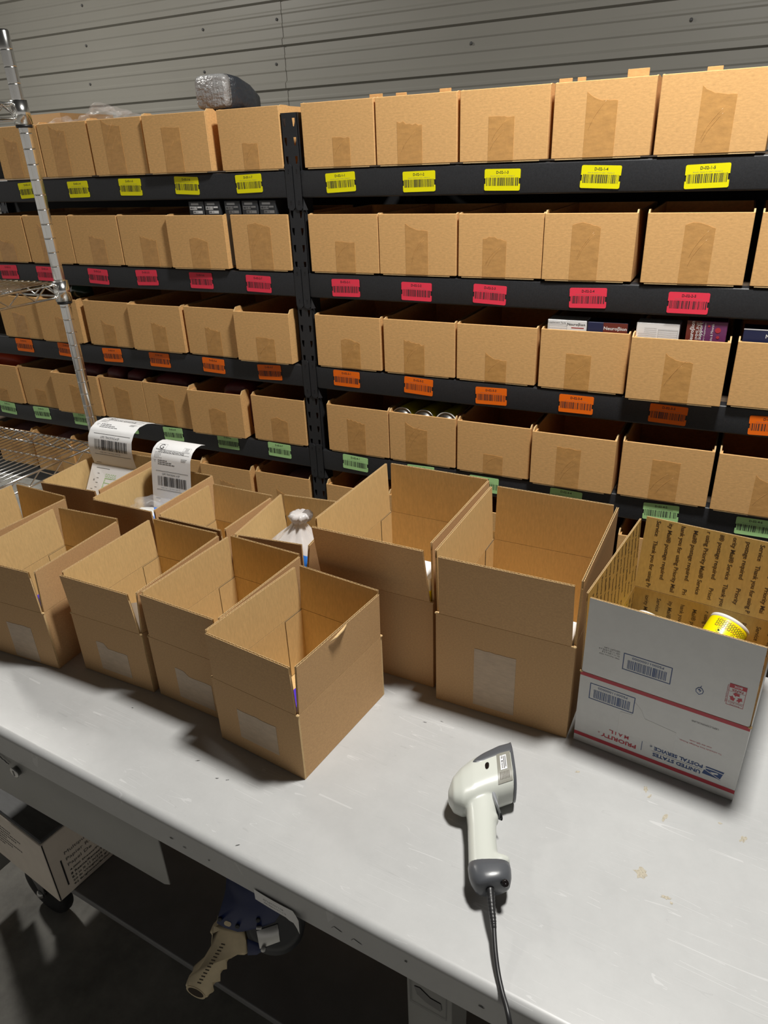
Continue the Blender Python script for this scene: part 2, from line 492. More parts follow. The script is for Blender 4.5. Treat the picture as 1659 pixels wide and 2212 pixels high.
def location_label(beam, code, x, z, color, tilt, seed):
    b = MB()
    W, H, r = 0.100, 0.0535, 0.004
    T = Matrix.Translation(Vector(rl(x, YS - 0.0045, z))) @ Matrix.Rotation(tilt, 4, 'Y') @ FRONT
    pts = []
    for cx, cy, a0 in ((W / 2 - r, -H / 2 + r, -90), (W / 2 - r, H / 2 - r, 0), (-W / 2 + r, H / 2 - r, 90), (-W / 2 + r, -H / 2 + r, 180)):
        if a0 == 90 or a0 == -90: pass
        for k in range(4):
            a = math.radians(a0 + 30 * k)
            pts.append((cx + r * math.cos(a), cy + r * math.sin(a)))
        if a0 == 0:
            pass
    # notches half way down both short edges, where the dark magnet shows
    right = [(W / 2, -0.010), (W / 2 - 0.004, -0.010), (W / 2 - 0.004, 0.004), (W / 2, 0.004)]
    left = [(-W / 2, 0.004), (-W / 2 + 0.003, 0.004), (-W / 2 + 0.003, -0.010), (-W / 2, -0.010)]
    pts = pts[0:4] + right + pts[4:12] + left + pts[12:16]
    tris = tessellate_polygon([[Vector((p[0], p[1], 0)) for p in pts]])
    n = len(pts)
    vs = [(p[0], p[1], 0.0) for p in pts] + [(p[0], p[1], -0.0012) for p in pts]
    b.add(vs, [tuple(t) for t in tris] + [(i, (i + 1) % n, n + (i + 1) % n, n + i) for i in range(n)], color, T)
    b.box(-W / 2 - 0.0005, W / 2 + 0.0005, -0.012, 0.006, -0.0042, -0.0013, 'black_plastic', T)
    b.text(code, 0, 0.0185, 0.034, 0.0068, 'ink', T, bold=0.012)
    zone, sec, lev, pos = code.split('-')
    b.text('Zone %s | Section %d | Level %s | Position %s' % (zone, int(sec), lev, pos), 0, 0.0095, 0.066, 0.0026, 'ink_grey', T)
    b.bars(-0.0445, 0.0445, -0.0145, 0.0055, 'ink', T, seed, 30)
    b.build('location_label', beam, '%s label printed %s' % (color, code))
for bay in (0, 1):
    xa, xb = XP[bay] + 0.029, XP[bay + 1] + 0.029
    for lv, zt in enumerate(BEAM_Z):
        b = MB()
        b.bev(*[v for v in (xa + 0.018 + 1.31, xb - 0.018 + 1.31)], -0.002, 0.040, zt - 0.077 + 0.9, zt + 0.9, 0.005, 'rack', seg=3)
        for xc, sg in ((xa, 1), (xb, -1)):
            T = front(*rl(xc, YS - 0.004, zt))
            u0, u1 = (0.0015, 0.0275) if sg > 0 else (-0.0275, -0.0015)
            c = 0.007
            b.prism([(u0 + (c if sg < 0 else 0) * 0 + c, -0.112), (u1 - c, -0.112), (u1, -0.112 + c), (u1, 0.018 - (c if sg < 0 else 0)), (u1 - (c if sg < 0 else 0), 0.018), (u0, 0.018), (u0, -0.112 + c)], -0.0036, 0.0, 'rack', T=T)
            if sg > 0:                      # plate folds round the post's flank and tapers out below the beam
                b.add([(u1, 0.018, 0), (u1, -0.112, 0), (u1, -0.112, -0.042), (u1 + 0.002, 0.018, -0.042),
                       (u1 + 0.012, -0.112, -0.010), (u1 + 0.003, -0.08, -0.002)], [(0, 1, 2, 3), (1, 4, 5)], 'rack', T)
            for v in (0.0, -0.088):
                um = (u0 + u1) / 2
                b.prism([(um - 0.0022, v - 0.003), (um + 0.0022, v - 0.003), (um + 0.0022, v + 0.004), (um - 0.0022, v + 0.004)], 0.0, 0.0004, 'rack_hole', T=T)
                b.prism([(um - 0.001, v - 0.0065), (um + 0.002, v - 0.0065), (um + 0.002, v - 0.0038), (um - 0.001, v - 0.0038)], 0.0, 0.0012, 'rack', T=T)
        beam = b.build('shelf_beam', rack)
        d = MB(); d.box(xa + 0.03 + 1.31, xb - 0.03 + 1.31, 0.042, 0.86, zt - 0.02 + 0.9, zt - 0.002 + 0.9, 'deck')
        d.build('shelf_deck', rack)
        if lv < 4:
            pre = 'D-%s-%d' % (('03', '02')[bay], lv + 1)
            cs = CODES[pre]
            for i, (x, z) in enumerate(cs):
                num = i + 1 if bay else 7 - len(cs) + 1 + i
                location_label(beam, '%s-%d' % (pre, num), x, z, COLOR[lv], math.radians(((i * 37 + lv * 23) % 7 - 3) * 0.8), 100 + bay * 50 + lv * 9 + i)
bp = MB(); bp.box(XP[0] + 1.31, XP[2] + 0.06 + 1.31, 0.90, 0.903, 0.3, 0.98 + 0.9, 'rack_hole')  # unseen sheet, added to keep the gaps behind the bins dark
bp.build('added_dark_backing', rack)

# ------------------------------------------------------------------ cardboard bins on the rack
BW, BH, BD, BT = 0.242, 0.170, 0.44, 0.004
def bin_body(ear):
    b = MB()
    t = BT
    # front wall
    b.bev(-BW / 2, BW / 2, 0, t, 0, BH, 0.0012, 'kraft_bin', seg=1, smooth=False)
    for sg in (-1, 1):
        x0, x1 = (-BW / 2, -BW / 2 + t) if sg < 0 else (BW / 2 - t, BW / 2)
        T = frame((x0, 0, 0), (0, 1, 0), (0, 0, 1), (1, 0, 0))
        # side wall with a raised shoulder just behind the front edge
        b.prism([(t, 0.001), (BD, 0.001), (BD, BH), (0.060, BH), (0.045, BH + ear), (0.016, BH + ear), (t, BH - 0.002)], 0, t, 'kraft_bin', ms='kraft_edge', T=T)
        # folded corner lining behind the side wall
        xi0, xi1 = (x0 + t, x0 + 2 * t) if sg < 0 else (x0 - t, x0)
        b.box(xi0, xi1, t, 0.05, 0.004, BH - 0.006, 'kraft_bin')
    b.box(-BW / 2 + t, BW / 2 - t, BD - t, BD, 0, BH, 'kraft_bin')
    b.box(-BW / 2 + t, BW / 2 - t, t, BD - t, 0.0, t, 'kraft_bin')
    # ragged lower flap edge showing under the front
    b.prism([(-BW / 2 + 0.01, -0.0032), (BW / 2 - 0.02, -0.0032), (BW / 2 - 0.02, 0.0), (-BW / 2 + 0.01, 0.0)], 0.001, 0.004, 'kraft_edge', T=frame((0, 0, 0), (1, 0, 0), (0, 0, 1), (0, 1, 0)))
    return b.mesh('bin_body')
BODY = [bin_body(0.002), bin_body(0.007), bin_body(0.011)]
def bin_tape(u0, u1, top, kind, seed):
    rg = random.Random(seed)
    b = MB()
    n = 9
    tops = []
    for k in range(n):
        f = k / (n - 1)
        if kind == 0: d = 0.022 * (1 - math.exp(-3.5 * f))
        elif kind == 1: d = 0.020 * abs(f - 0.35)
        elif kind == 2: d = 0.012 * f * (1 if f > 0.3 else 0.2) + 0.003 * (k % 2)
        else: d = 0.003 * f
        tops.append((u0 + (u1 - u0) * f, top - d + rg.uniform(-0.0015, 0.0015)))
    poly = [(u0, 0.001), (u1, 0.001)] + tops[::-1]
    b.prism(poly, -0.0003, 0.0006, 'tape_bin', T=FRONT)
    # lifted creases in the film
    for q in range(rg.choice((1, 2, 2))):
        ua, va = rg.uniform(u0 + 0.004, u0 + 0.02), rg.uniform(0.02, top * 0.5)
        pts = [(ua + (u1 - u0) * 0.55 * s, -0.0006, va + (top * 0.45) * s ** 0.7) for s in (0, 0.25, 0.5, 0.75, 1.0)]
        b.tube(pts, [0.0002, 0.0004, 0.0006, 0.0004, 0.0002], 'tape_bin', 5)
    return b.mesh('packing_tape')
TAPES = {}
def place_bin(xc, w, yf, z, tape, label, ear=1, rz=0.0, flap=None):
    o = thing('cardboard_bin', label, 'bin', (xc, yf, z), rz, 'open cardboard bins on the shelving rack')
    o.scale = (w / BW, 1, 1)
    m = bpy.data.objects.new('bin_body', BODY[ear]); COL.objects.link(m); m.parent = o
    if tape:
        if tape not in TAPES:
            TAPES[tape] = bin_tape(tape[0], tape[1], tape[2], tape[3], len(TAPES) + 3)
        t = bpy.data.objects.new('packing_tape', TAPES[tape]); COL.objects.link(t); t.parent = o
    if flap:
        for (u0, u1, h) in flap:
            f = MB(); f.bev(u0, u1, BD - 0.012, BD - 0.008, BH - 0.03, BH + h, 0.001, 'kraft_bin', seg=1, smooth=False)
            f.build('back_flap', o)
    return o
W3, W4, W6 = -0.036, 0.010, 0.03
#          (x left, x right, front y, tape (u0,u1,top,kind), ear, yaw)
def tp(a, b, top, kind): return (a, b, top, kind)
BINS = {
 ('02', 1): [(-1.264, -1.026, 2.046, tp(-.018, .04, .078, 3), 0, 0, [(-.11, -.06, .042), (-.01, .03, .040)]), (-1.02, -0.776, 2.046, tp(-.055, .02, .108, 2), 0, 0, [(-.10, -.06, .042)]),
             (-0.767, -0.526, 2.046, tp(-.04, .03, .105, 3), 0, 0, [(.035, .075, .042), (.09, .115, .042)]), (-0.515, -0.272, 2.046, tp(-.04, .035, .145, 0), 0, 0, [(-.02, .04, .052)]), (-0.262, -0.016, 2.044, tp(-.03, .045, .142, 0), 0, 0, [(-.06, -.02, .042), (.09, .12, .046)])],
 ('03', 1): [(-2.60, -2.376, 2.046, tp(-.07, .0, .14, 0), 0, 0, None), (-2.37, -2.13, 2.046, tp(-.06, .012, .165, 0), 1, 0, None), (-2.12, -1.878, 2.042, tp(-.055, .025, .168, 0), 1, 0, None),
             (-1.862, -1.608, 2.032, tp(-.05, .02, .132, 3), 1, 0.03, None), (-1.572, -1.342, 2.046, tp(-.03, .03, .075, 3), 0, 0, [(.06, .12, .02)])],
 ('02', 2): [(-1.268, -1.026, 2.046, tp(-.028, .04, .092, 3), 0, 0, None), (-1.023, -0.775, 2.046, tp(-.035, .035, .145, 0), 0, 0, None), (-0.768, -0.523, 2.046, tp(-.048, .02, .11, 1), 0, 0, None),
             (-0.52, -0.281, 2.044, tp(-.045, .03, .148, 1), 1, 0.02, None), (-0.257, -0.012, 2.044, tp(-.03, .04, .148, 1), 1, 0.02, None), (0.004, 0.246, 2.044, tp(-.03, .04, .12, 1), 1, 0.0, None)],
 ('03', 2): [(-2.815, -2.564, 2.046, tp(-.035, .05, .09, 0), 0, 0, None), (-2.557, -2.318, 2.046, tp(-.045, .03, .14, 0), 0, 0, None), (-2.314, -2.072, 2.046, tp(-.03, .045, .10, 2), 0, 0, None),
             (-2.067, -1.832, 2.046, tp(-.025, .05, .10, 2), 0, 0, None), (-1.828, -1.588, 2.032, tp(-.03, .045, .10, 1), 0, 0.03, None), (-1.567, -1.343, 2.046, tp(-.05, .045, .145, 1), 0, 0, None)],
 ('02', 3): [(-1.272, -1.031, 2.046, tp(-.025, .045, .098, 1), 0, 0, None), (-1.019, -0.777, 2.046, tp(-.05, .02, .108, 2), 0, 0, None), (-0.77, -0.524, 2.046, tp(-.03, .035, .088, 0), 0, 0, None),
             (-0.512, -0.267, 2.044, tp(-.045, .025, .105, 3), 0, 0, None), (-0.257, -0.014, 2.014, tp(-.03, .04, .132, 0), 1, 0.01, None), (0.002, 0.247, 2.036, tp(-.02, .05, .12, 0), 1, 0, None)],
 ('03', 3): [(-2.83, -2.592, 2.046, tp(-.045, .03, .105, 2), 0, 0, None), (-2.585, -2.36, 2.036, tp(-.02, .05, .10, 2), 0, 0.03, None), (-2.33, -2.092, 2.046, tp(-.04, .025, .10, 0), 0, 0, None),
             (-2.085, -1.838, 2.034, tp(-.02, .045, .105, 2), 0, 0.03, None), (-1.827, -1.595, 2.046, tp(-.03, .04, .10, 2), 0, 0, None), (-1.586, -1.362, 2.024, tp(-.03, .05, .085, 3), 2, 0.03, None)],
 ('02', 4): [(-1.252, -1.014, 2.046, tp(-.04, .03, .125, 2), 1, 0, None), (-1.01, -0.772, 2.046, tp(-.06, .02, .14, 0), 1, 0, None), (-0.764, -0.524, 2.042, tp(-.03, .035, .068, 3), 1, 0, None),
             (-0.515, -0.266, 2.026, tp(-.045, .025, .13, 3), 1, 0, None), (-0.25, -0.004, 2.036, tp(-.035, .04, .125, 3), 1, 0, None), (0.007, 0.257, 2.03, tp(-.025, .05, .12, 0), 2, 0, None)],
 ('03', 4): [(-3.085, -2.828, 2.046, tp(-.03, .03, .06, 3), 0, 0, None), (-2.82, -2.60, 2.052, tp(-.04, .03, .075, 3), 0, 0, None), (-2.597, -2.338, 2.034, tp(-.03, .04, .125, 2), 0, 0.03, None),
             (-2.332, -2.10, 2.046, tp(-.045, .035, .135, 2), 0, 0, None), (-2.098, -1.858, 2.046, tp(-.045, .03, .13, 0), 1, 0, None), (-1.85, -1.606, 2.024, tp(-.03, .045, .108, 1), 2, 0.04, None), (-1.574, -1.345, 2.046, tp(-.035, .04, .095, 1), 1, 0, None)],
}
BAYN = {'02': 'right bay', '03': 'left bay'}
LVN = ['top shelf', 'second shelf', 'third shelf', 'fourth shelf']
for (sec, lv), rows in BINS.items():
    z = BEAM_Z[lv - 1] + 0.006
    for i, (xa, xb, yf, tape, ear, rz, flap) in enumerate(rows):
        first = 1 if sec == '02' else 8 - len(rows)
        num = first + i
        if (sec, lv) == ('02', 2) and num == 6:
            lab = 'kraft cardboard bin cut off at the right edge, beside the bin above label D-02-2-5'
        else:
            lab = 'kraft cardboard bin above the %s D-%s-%d-%d label, %s, %s' % (COLOR[lv - 1], sec, lv, num, LVN[lv - 1], BAYN[sec])
        place_bin((xa + xb) / 2, xb - xa, yf, z, tape, lab, ear, rz, flap)
z5 = BEAM_Z[4] + 0.006
for i in range(7):
    xa = [-3.09, -2.82, -2.585, -2.335, -2.10, -1.852, -1.592][i]
    lab = ['kraft bin on the bottom shelf seen through the wire shelf, seventh left of the post',
           'kraft bin on the bottom shelf seen through the wire shelf, sixth left of the post',
           'kraft bin on the bottom shelf behind the wire shelf end, fifth left of the post',
           'kraft bin on the bottom shelf behind the left shipping label, fourth left of the post',
           'kraft bin on the bottom shelf between the two shipping labels, third left of the post',
           'kraft bin on the bottom visible shelf, second left of the black post',
           'kraft bin on the bottom visible shelf, directly left of the black post'][i]
    place_bin(xa + 0.121, 0.240, 2.042 - 0.012 * (i % 2), z5, tp(-.03, .04, .11, i % 3), lab, 2, 0.02)
for i in range(5):
    xa = [-1.272, -1.02, -0.77, -0.50, -0.232][i]
    lab = ['kraft bin on the bottom shelf right of the black post, under label D-02-4-1',
           'kraft bin on the bottom visible shelf under label D-02-4-2, behind the big shipping box',
           'kraft bin on the bottom shelf under label D-02-4-3, glimpsed between two big shipping boxes',
           'kraft bin on the bottom visible shelf under label D-02-4-4, behind the right big brown box',
           'kraft bin on the bottom shelf under label D-02-4-5, glimpsed left of the postal box'][i]
    place_bin(xa + 0.121, 0.242, 2.036, z5, tp(-.03, .04, .11, i % 3), lab, 2, 0.0)
# ------------------------------------------------------------------ stock seen in and above the bins
def dark_carton(xc, lab, bright):
    o = thing('product_carton', lab, 'box', (xc, 2.056, 0.692), 0, 'black product cartons behind the second-shelf bins')
    b = MB(); b.bev(-0.0315, 0.0315, 0, 0.11, 0, 0.203, 0.002, 'box_dark', seg=1, smooth=False)
    b.build('carton_body', o)
    l = MB(); T = front(0, -0.0004, 0)
    c = 'white_ink' if bright else 'ink_grey'
    l.rect(-0.020, 0.012, 0.190, 0.197, 'ink_grey', T)
    l.rect(-0.026, 0.004, 0.176, 0.186, c, T); l.rect(0.006, 0.024, 0.181, 0.186, c, T)
    l.bars(-0.024, 0.003, 0.178, 0.184, 'ink', T, 5, 8, 0.0006)
    l.rect(-0.014, 0.026, 0.164, 0.173, c, T); l.bars(-0.012, 0.006, 0.166, 0.171, 'ink', T, 8, 4, 0.0006)
    l.build('printed_label', o)
for x, lab, br in ((-1.710, 'black carton with bright white printing, leftmost of five above the second-shelf bins', True),
                   (-1.643, 'black carton with bright white printing, second from left of five above the second-shelf bins', True),
                   (-1.561, 'black carton with dim grey printing, middle of five above the second-shelf bins', False),
                   (-1.491, 'black carton with dim grey printing, fourth of five above the second-shelf bins', False),
                   (-1.422, 'black carton with grey printing, nearest the black post of five above the second-shelf bins', False)):
    dark_carton(x, lab, br)

def supplement(x0, x1, top, m, lab, y=2.058):
    w = x1 - x0
    zb = 0.383
    o = thing('supplement_carton', lab, 'box', (x0, y, zb), 0, 'supplement cartons in the third-shelf bins')
    b = MB(); b.bev(0, w, 0, 0.06, 0, top - zb, 0.0015, m, seg=1, smooth=False)
    b.build('carton_body', o)
    return o, w, top - zb
o, w, h = supplement(-0.498, -0.388, 0.572, 'paper', 'white carton turned to its facts panel, left of the dark carton in bin D-02-3-4')
b = MB(); T = front(0, -0.0003, 0)
b.text('Supplement Facts', w * 0.24, h - 0.008, 0.052, 0.0055, 'ink', T)
b.outline(0.004, 0.056, h - 0.05, h - 0.012, 0.0006, 'ink_grey', T)
for k in range(4): b.rect(0.005, 0.055, h - 0.017 - k * 0.006, h - 0.0165 - k * 0.006, 'ink_grey', T)
b.text('Neuro\u03b2ion', w * 0.74, h - 0.011, 0.050, 0.009, 'ink', T, bold=0.01)
b.rect(w * 0.62, w * 0.94, h - 0.021, h - 0.019, 'ink_red', T)
b.build('printed_panel', o)
o, w, h = supplement(-0.385, -0.277, 0.571, 'box_navy', 'navy and rust carton with white lettering, right of the white carton in bin D-02-3-4')
b = MB(); T = front(0, -0.0003, 0)
b.rect(w * 0.40, w, 0.0, h, 'box_rust', T, 0.0001)
b.text('Neuro\u03b2ion', w * 0.70, h - 0.016, 0.062, 0.012, 'white_ink', T, bold=0.02)
b.text('IMMUNE', w * 0.78, h - 0.031, 0.046, 0.008, 'white_ink', T)
b.build('printed_panel', o)
o, w, h = supplement(-0.254, -0.144, 0.577, 'paper', 'white carton turned to its small print, left in bin D-02-3-5')
b = MB(); T = front(0, -0.0003, 0)
b.outline(w * 0.52, w * 0.97, h - 0.05, h - 0.016, 0.0006, 'ink_grey', T)
for k in range(6):
    b.rect(w * 0.53, w * 0.96, h - 0.019 - k * 0.005, h - 0.0185 - k * 0.005, 'ink_grey', T)
    b.rect(0.006 + 0.015 * (k < 3), w * 0.48, h - 0.014 - k * 0.005, h - 0.0135 - k * 0.005, 'ink_grey', T)
b.build('printed_panel', o)
o, w, h = supplement(-0.127, -0.029, 0.589, 'box_violet', 'rust and violet carton lettered sideways, right in bin D-02-3-5')
b = MB(); T = front(0, -0.0003, 0)
b.rect(0, w * 0.36, 0, h, 'box_rust', T, 0.0001)
b.text('Neuro\u03b2ion', w * 0.15, h - 0.030, 0.058, 0.013, 'white_ink', T, rot=PI / 2, bold=0.02)
b.text('IMMUNE', w * 0.28, h - 0.026, 0.045, 0.008, 'white_ink', T, rot=PI / 2)
b.text('support', w * 0.37, h - 0.026, 0.045, 0.010, 'white_ink', T, rot=PI / 2, bold=0.015)
b.text('Dietary Supplement', w * 0.46, h - 0.034, 0.06, 0.005, 'white_ink', T, rot=PI / 2)
b.text('Vitamins & Minerals', w * 0.64, h - 0.036, 0.06, 0.006, 'white_ink', T, rot=PI / 2)
for cu, cv, r in ((0.78, 0.022, 0.007), (0.80, 0.040, 0.004), (0.55, 0.012, 0.003)):
    pts = [(w * cu + r * math.cos(a), h - cv + r * math.sin(a)) for a in [2 * PI * k / 14 for k in range(14)]]
    b.poly(pts, 'ink_red', T, 0.0004)
b.build('printed_panel', o)
o, w, h = supplement(0.010, 0.123, 0.576, 'box_navy', 'navy carton with white lettering in bin D-02-3-6 at the right edge')
b = MB(); T = front(0, -0.0003, 0)
b.text('Neuro\u03b2ion', w * 0.74, h - 0.018, 0.062, 0.013, 'white_ink', T, bold=0.02)
b.outline(0.0, w, h - 0.0025, h, 0.0012, 'white_ink', T)
b.build('printed_panel', o)

def spray_can(name, lab, base, axis, r, L, grp, rimmat='bottle_white', spin=0.0):
    # base = centre of the bottom end ; axis points from the bottom to the nozzle end
    o = thing(name, lab, 'can', base, 0, grp)
    q = Vector(axis).normalized().to_track_quat('Z', 'Y')
    o.rotation_euler = (q.to_matrix() @ Matrix.Rotation(spin, 3, 'Z')).to_euler()
    b = MB()
    b.lathe([(r * 0.97, 0.005), (r, 0.008), (r, L * 0.90), (r * 0.92, L * 0.95), (r * 0.6, L)], 'can_yellow', 40)
    b.build('can_body', o)
    b = MB()
    b.lathe([(r * 0.90, 0.004), (r * 0.93, 0.0), (r * 1.01, 0.0), (r * 1.02, 0.003), (r * 1.01, 0.006), (r * 0.98, 0.007)], rimmat, 40, cap=False)
    b.build('bottom_rim', o, 'white bottom rim' if rimmat == 'bottle_white' else 'bare metal bottom rim')
    b = MB()
    b.lathe([(r * 0.92, 0.003), (r * 0.8, 0.009), (r * 0.4, 0.014), (0.0, 0.015)], 'steel', 32)
    b.build('concave_base', o)
    return o
for i, x in enumerate((-0.968, -0.8895, -0.811)):
    for k, z in enumerate((0.121, 0.200)):
        lab = ['bottom layer yellow spray can lying in bin D-02-4-2, %s', 'upper layer yellow spray can with dark end in bin D-02-4-2, %s'][k] % ['leftmost of three', 'middle of three', 'rightmost of three'][i]
        if k and i == 2: lab = 'upper layer yellow spray can with white rim in bin D-02-4-2, rightmost of three'
        spray_can('spray_can', lab, (x, 2.060, z + (0.017 if k else 0.0)), (0, 1, -0.10 if k else 0), 0.0385, 0.19, 'spray cans in the D-02-4-2 bin', 'bottle_white' if i == 2 else 'steel')

def lump(name, lab, cat, loc, size, m, seed, sub=3, amp=0.16, rz=0.0, group=None, kids=None):
    rg = random.Random(seed)
    bm = bmesh.new()
    bmesh.ops.create_icosphere(bm, subdivisions=sub, radius=1.0)
    ph = [(Vector((rg.uniform(-1, 1), rg.uniform(-1, 1), rg.uniform(-1, 1))).normalized(), rg.uniform(2, 6), rg.uniform(0, 6)) for _ in range(9)]
    for v in bm.verts:
        d = v.co.normalized()
        f = 1 + amp * sum(math.sin(k * d.dot(a) * 2 + p) for a, k, p in ph) / 3
        v.co = Vector((d.x * size[0] * f, d.y * size[1] * f, max(-size[2] * 0.8, d.z * size[2] * f)))
    b = MB(); b.bm(bm, m, None, True)
    return solo(b.build(name), lab, cat, loc, rz, group)

def wrapped_pack():
    o = thing('wrapped_pack', 'grey plastic wrapped pack sticking up from a top shelf bin left of the post', 'package', (-1.725, 2.225, 1.172), -0.02)
    b = MB()
    rings = []
    for y, sx, sz, dz in ((0.0, 0.056, 0.042, 0.046), (0.006, 0.064, 0.050, 0.048), (0.03, 0.067, 0.054, 0.048), (0.09, 0.067, 0.053, 0.045), (0.15, 0.066, 0.045, 0.034), (0.20, 0.060, 0.030, 0.020), (0.215, 0.042, 0.016, 0.015)):
        rings.append([(p[0], y, dz + p[1]) for p in ring(0, 0, 0, sx, sz, 28, 5.0)])
    b.loft(rings[2:], 'pack_dark')
    b.build('dark_sleeve', o, 'dark side sleeve')
    b = MB(); b.loft(rings[:3], 'pack_grey')
    b.build('crimped_end', o, 'light grey crimped end')
    b = MB(); b.bev(-0.066, 0.062, 0.005, 0.19, -0.155, -0.004, 0.008, 'pack_dark')
    b.build('lower_layer', o)
wrapped_pack()
lump('plastic_bag', 'crumpled clear plastic bag on the top shelf bins at the left', 'bag', (-2.235, 2.26, 1.165), (0.105, 0.06, 0.042), 'film', 4, 4, 0.30)
lump('plastic_bag', 'small crumpled bag tucked beside the wire shelf pole on the top shelf bins', 'bag', (-2.44, 2.25, 1.15), (0.075, 0.05, 0.032), 'film', 9, 4, 0.30)
def tall_box():
    b = MB()
    b.box(-0.12, 0.12, 0, 0.004, 0, 0.24, 'kraft'); b.box(-0.12, 0.12, 0.3, 0.304, 0, 0.24, 'kraft')
    b.box(-0.124, -0.12, 0, 0.304, 0, 0.24, 'kraft'); b.box(0.12, 0.124, 0, 0.304, 0, 0.24, 'kraft'); b.box(-0.12, 0.12, 0, 0.304, 0, 0.004, 'kraft')
    solo(b.build('open_box'), 'taller brown box behind the top shelf bins at the far left', 'box', (-2.86, 2.50, 0.983))
tall_box()
lump('bottle', 'dark green bottle lying on the third shelf bins next to the wire shelf pole', 'bottle', (-2.485, 2.19, 0.553), (0.055, 0.04, 0.035), 'bottle_green', 12, 3, 0.08)
def soft_pack(name, lab, cat, x, y, z, w, d, h, m, rz=0.0, grp=None):
    b = MB()
    b.loft([[(p[0], y0 * d, h * 0.5 + p[1]) for p in ring(0, 0, 0, w / 2 * s, h / 2 * s2, 20, 4)] for y0, s, s2 in ((0, .86, .7), (.04, 1, .95), (.5, 1, 1.04), (.96, 1, .95), (1, .86, .7))], m)
    solo(b.build(name), lab, cat, (x, y, z), rz, grp)
g = 'dark red packs in the fourth-shelf bins'
soft_pack('product_pack', 'dark maroon pack standing in bin D-03-4-4, left of two', 'pack', -2.275, 2.075, 0.078, 0.085, 0.10, 0.20, 'maroon', 0, g)
soft_pack('product_pack', 'dark maroon pack standing in bin D-03-4-4, right of two', 'pack', -2.165, 2.075, 0.078, 0.085, 0.10, 0.195, 'maroon', 0, g)
soft_pack('product_pack', 'dark maroon pack lying across bin D-03-4-5', 'pack', -1.976, 2.075, 0.078, 0.18, 0.12, 0.19, 'maroon', 0, g)
soft_pack('product_pack', 'dark maroon pack standing in bin D-03-4-6', 'pack', -1.66, 2.075, 0.078, 0.12, 0.12, 0.19, 'maroon', 0.1, g)
soft_pack('product_pack', 'dark maroon pack standing in bin D-03-4-3 beside the wire shelf pole', 'pack', -2.405, 2.075, 0.078, 0.10, 0.12, 0.20, 'maroon', 0, g)
soft_pack('snack_pack', 'bright orange-red pack in the fourth shelf bin at the left picture edge', 'pack', -2.98, 2.12, 0.08, 0.20, 0.14, 0.19, 'orange_red')
g = 'pink packs in the bottom-shelf bins'
soft_pack('pink_pack', 'pink pack seen through the wire shelf at the left edge', 'pack', -3.0, 2.10, -0.226, 0.16, 0.16, 0.135, 'pink', 0.2, g)
soft_pack('pink_pack', 'pink pack seen through the wire shelf beside its corner post', 'pack', -2.70, 2.10, -0.226, 0.15, 0.16, 0.14, 'pink', -0.1, g)
soft_pack('pink_pack', 'pink pack in the bottom shelf bin right of the black post', 'pack', -1.17, 2.16, -0.226, 0.13, 0.16, 0.12, 'pink', 0.1, g)
soft_pack('pink_pack', 'pink pack in the bottom shelf bin left of the black post', 'pack', -1.47, 2.12, -0.226, 0.13, 0.16, 0.11, 'pink', 0.1, g)

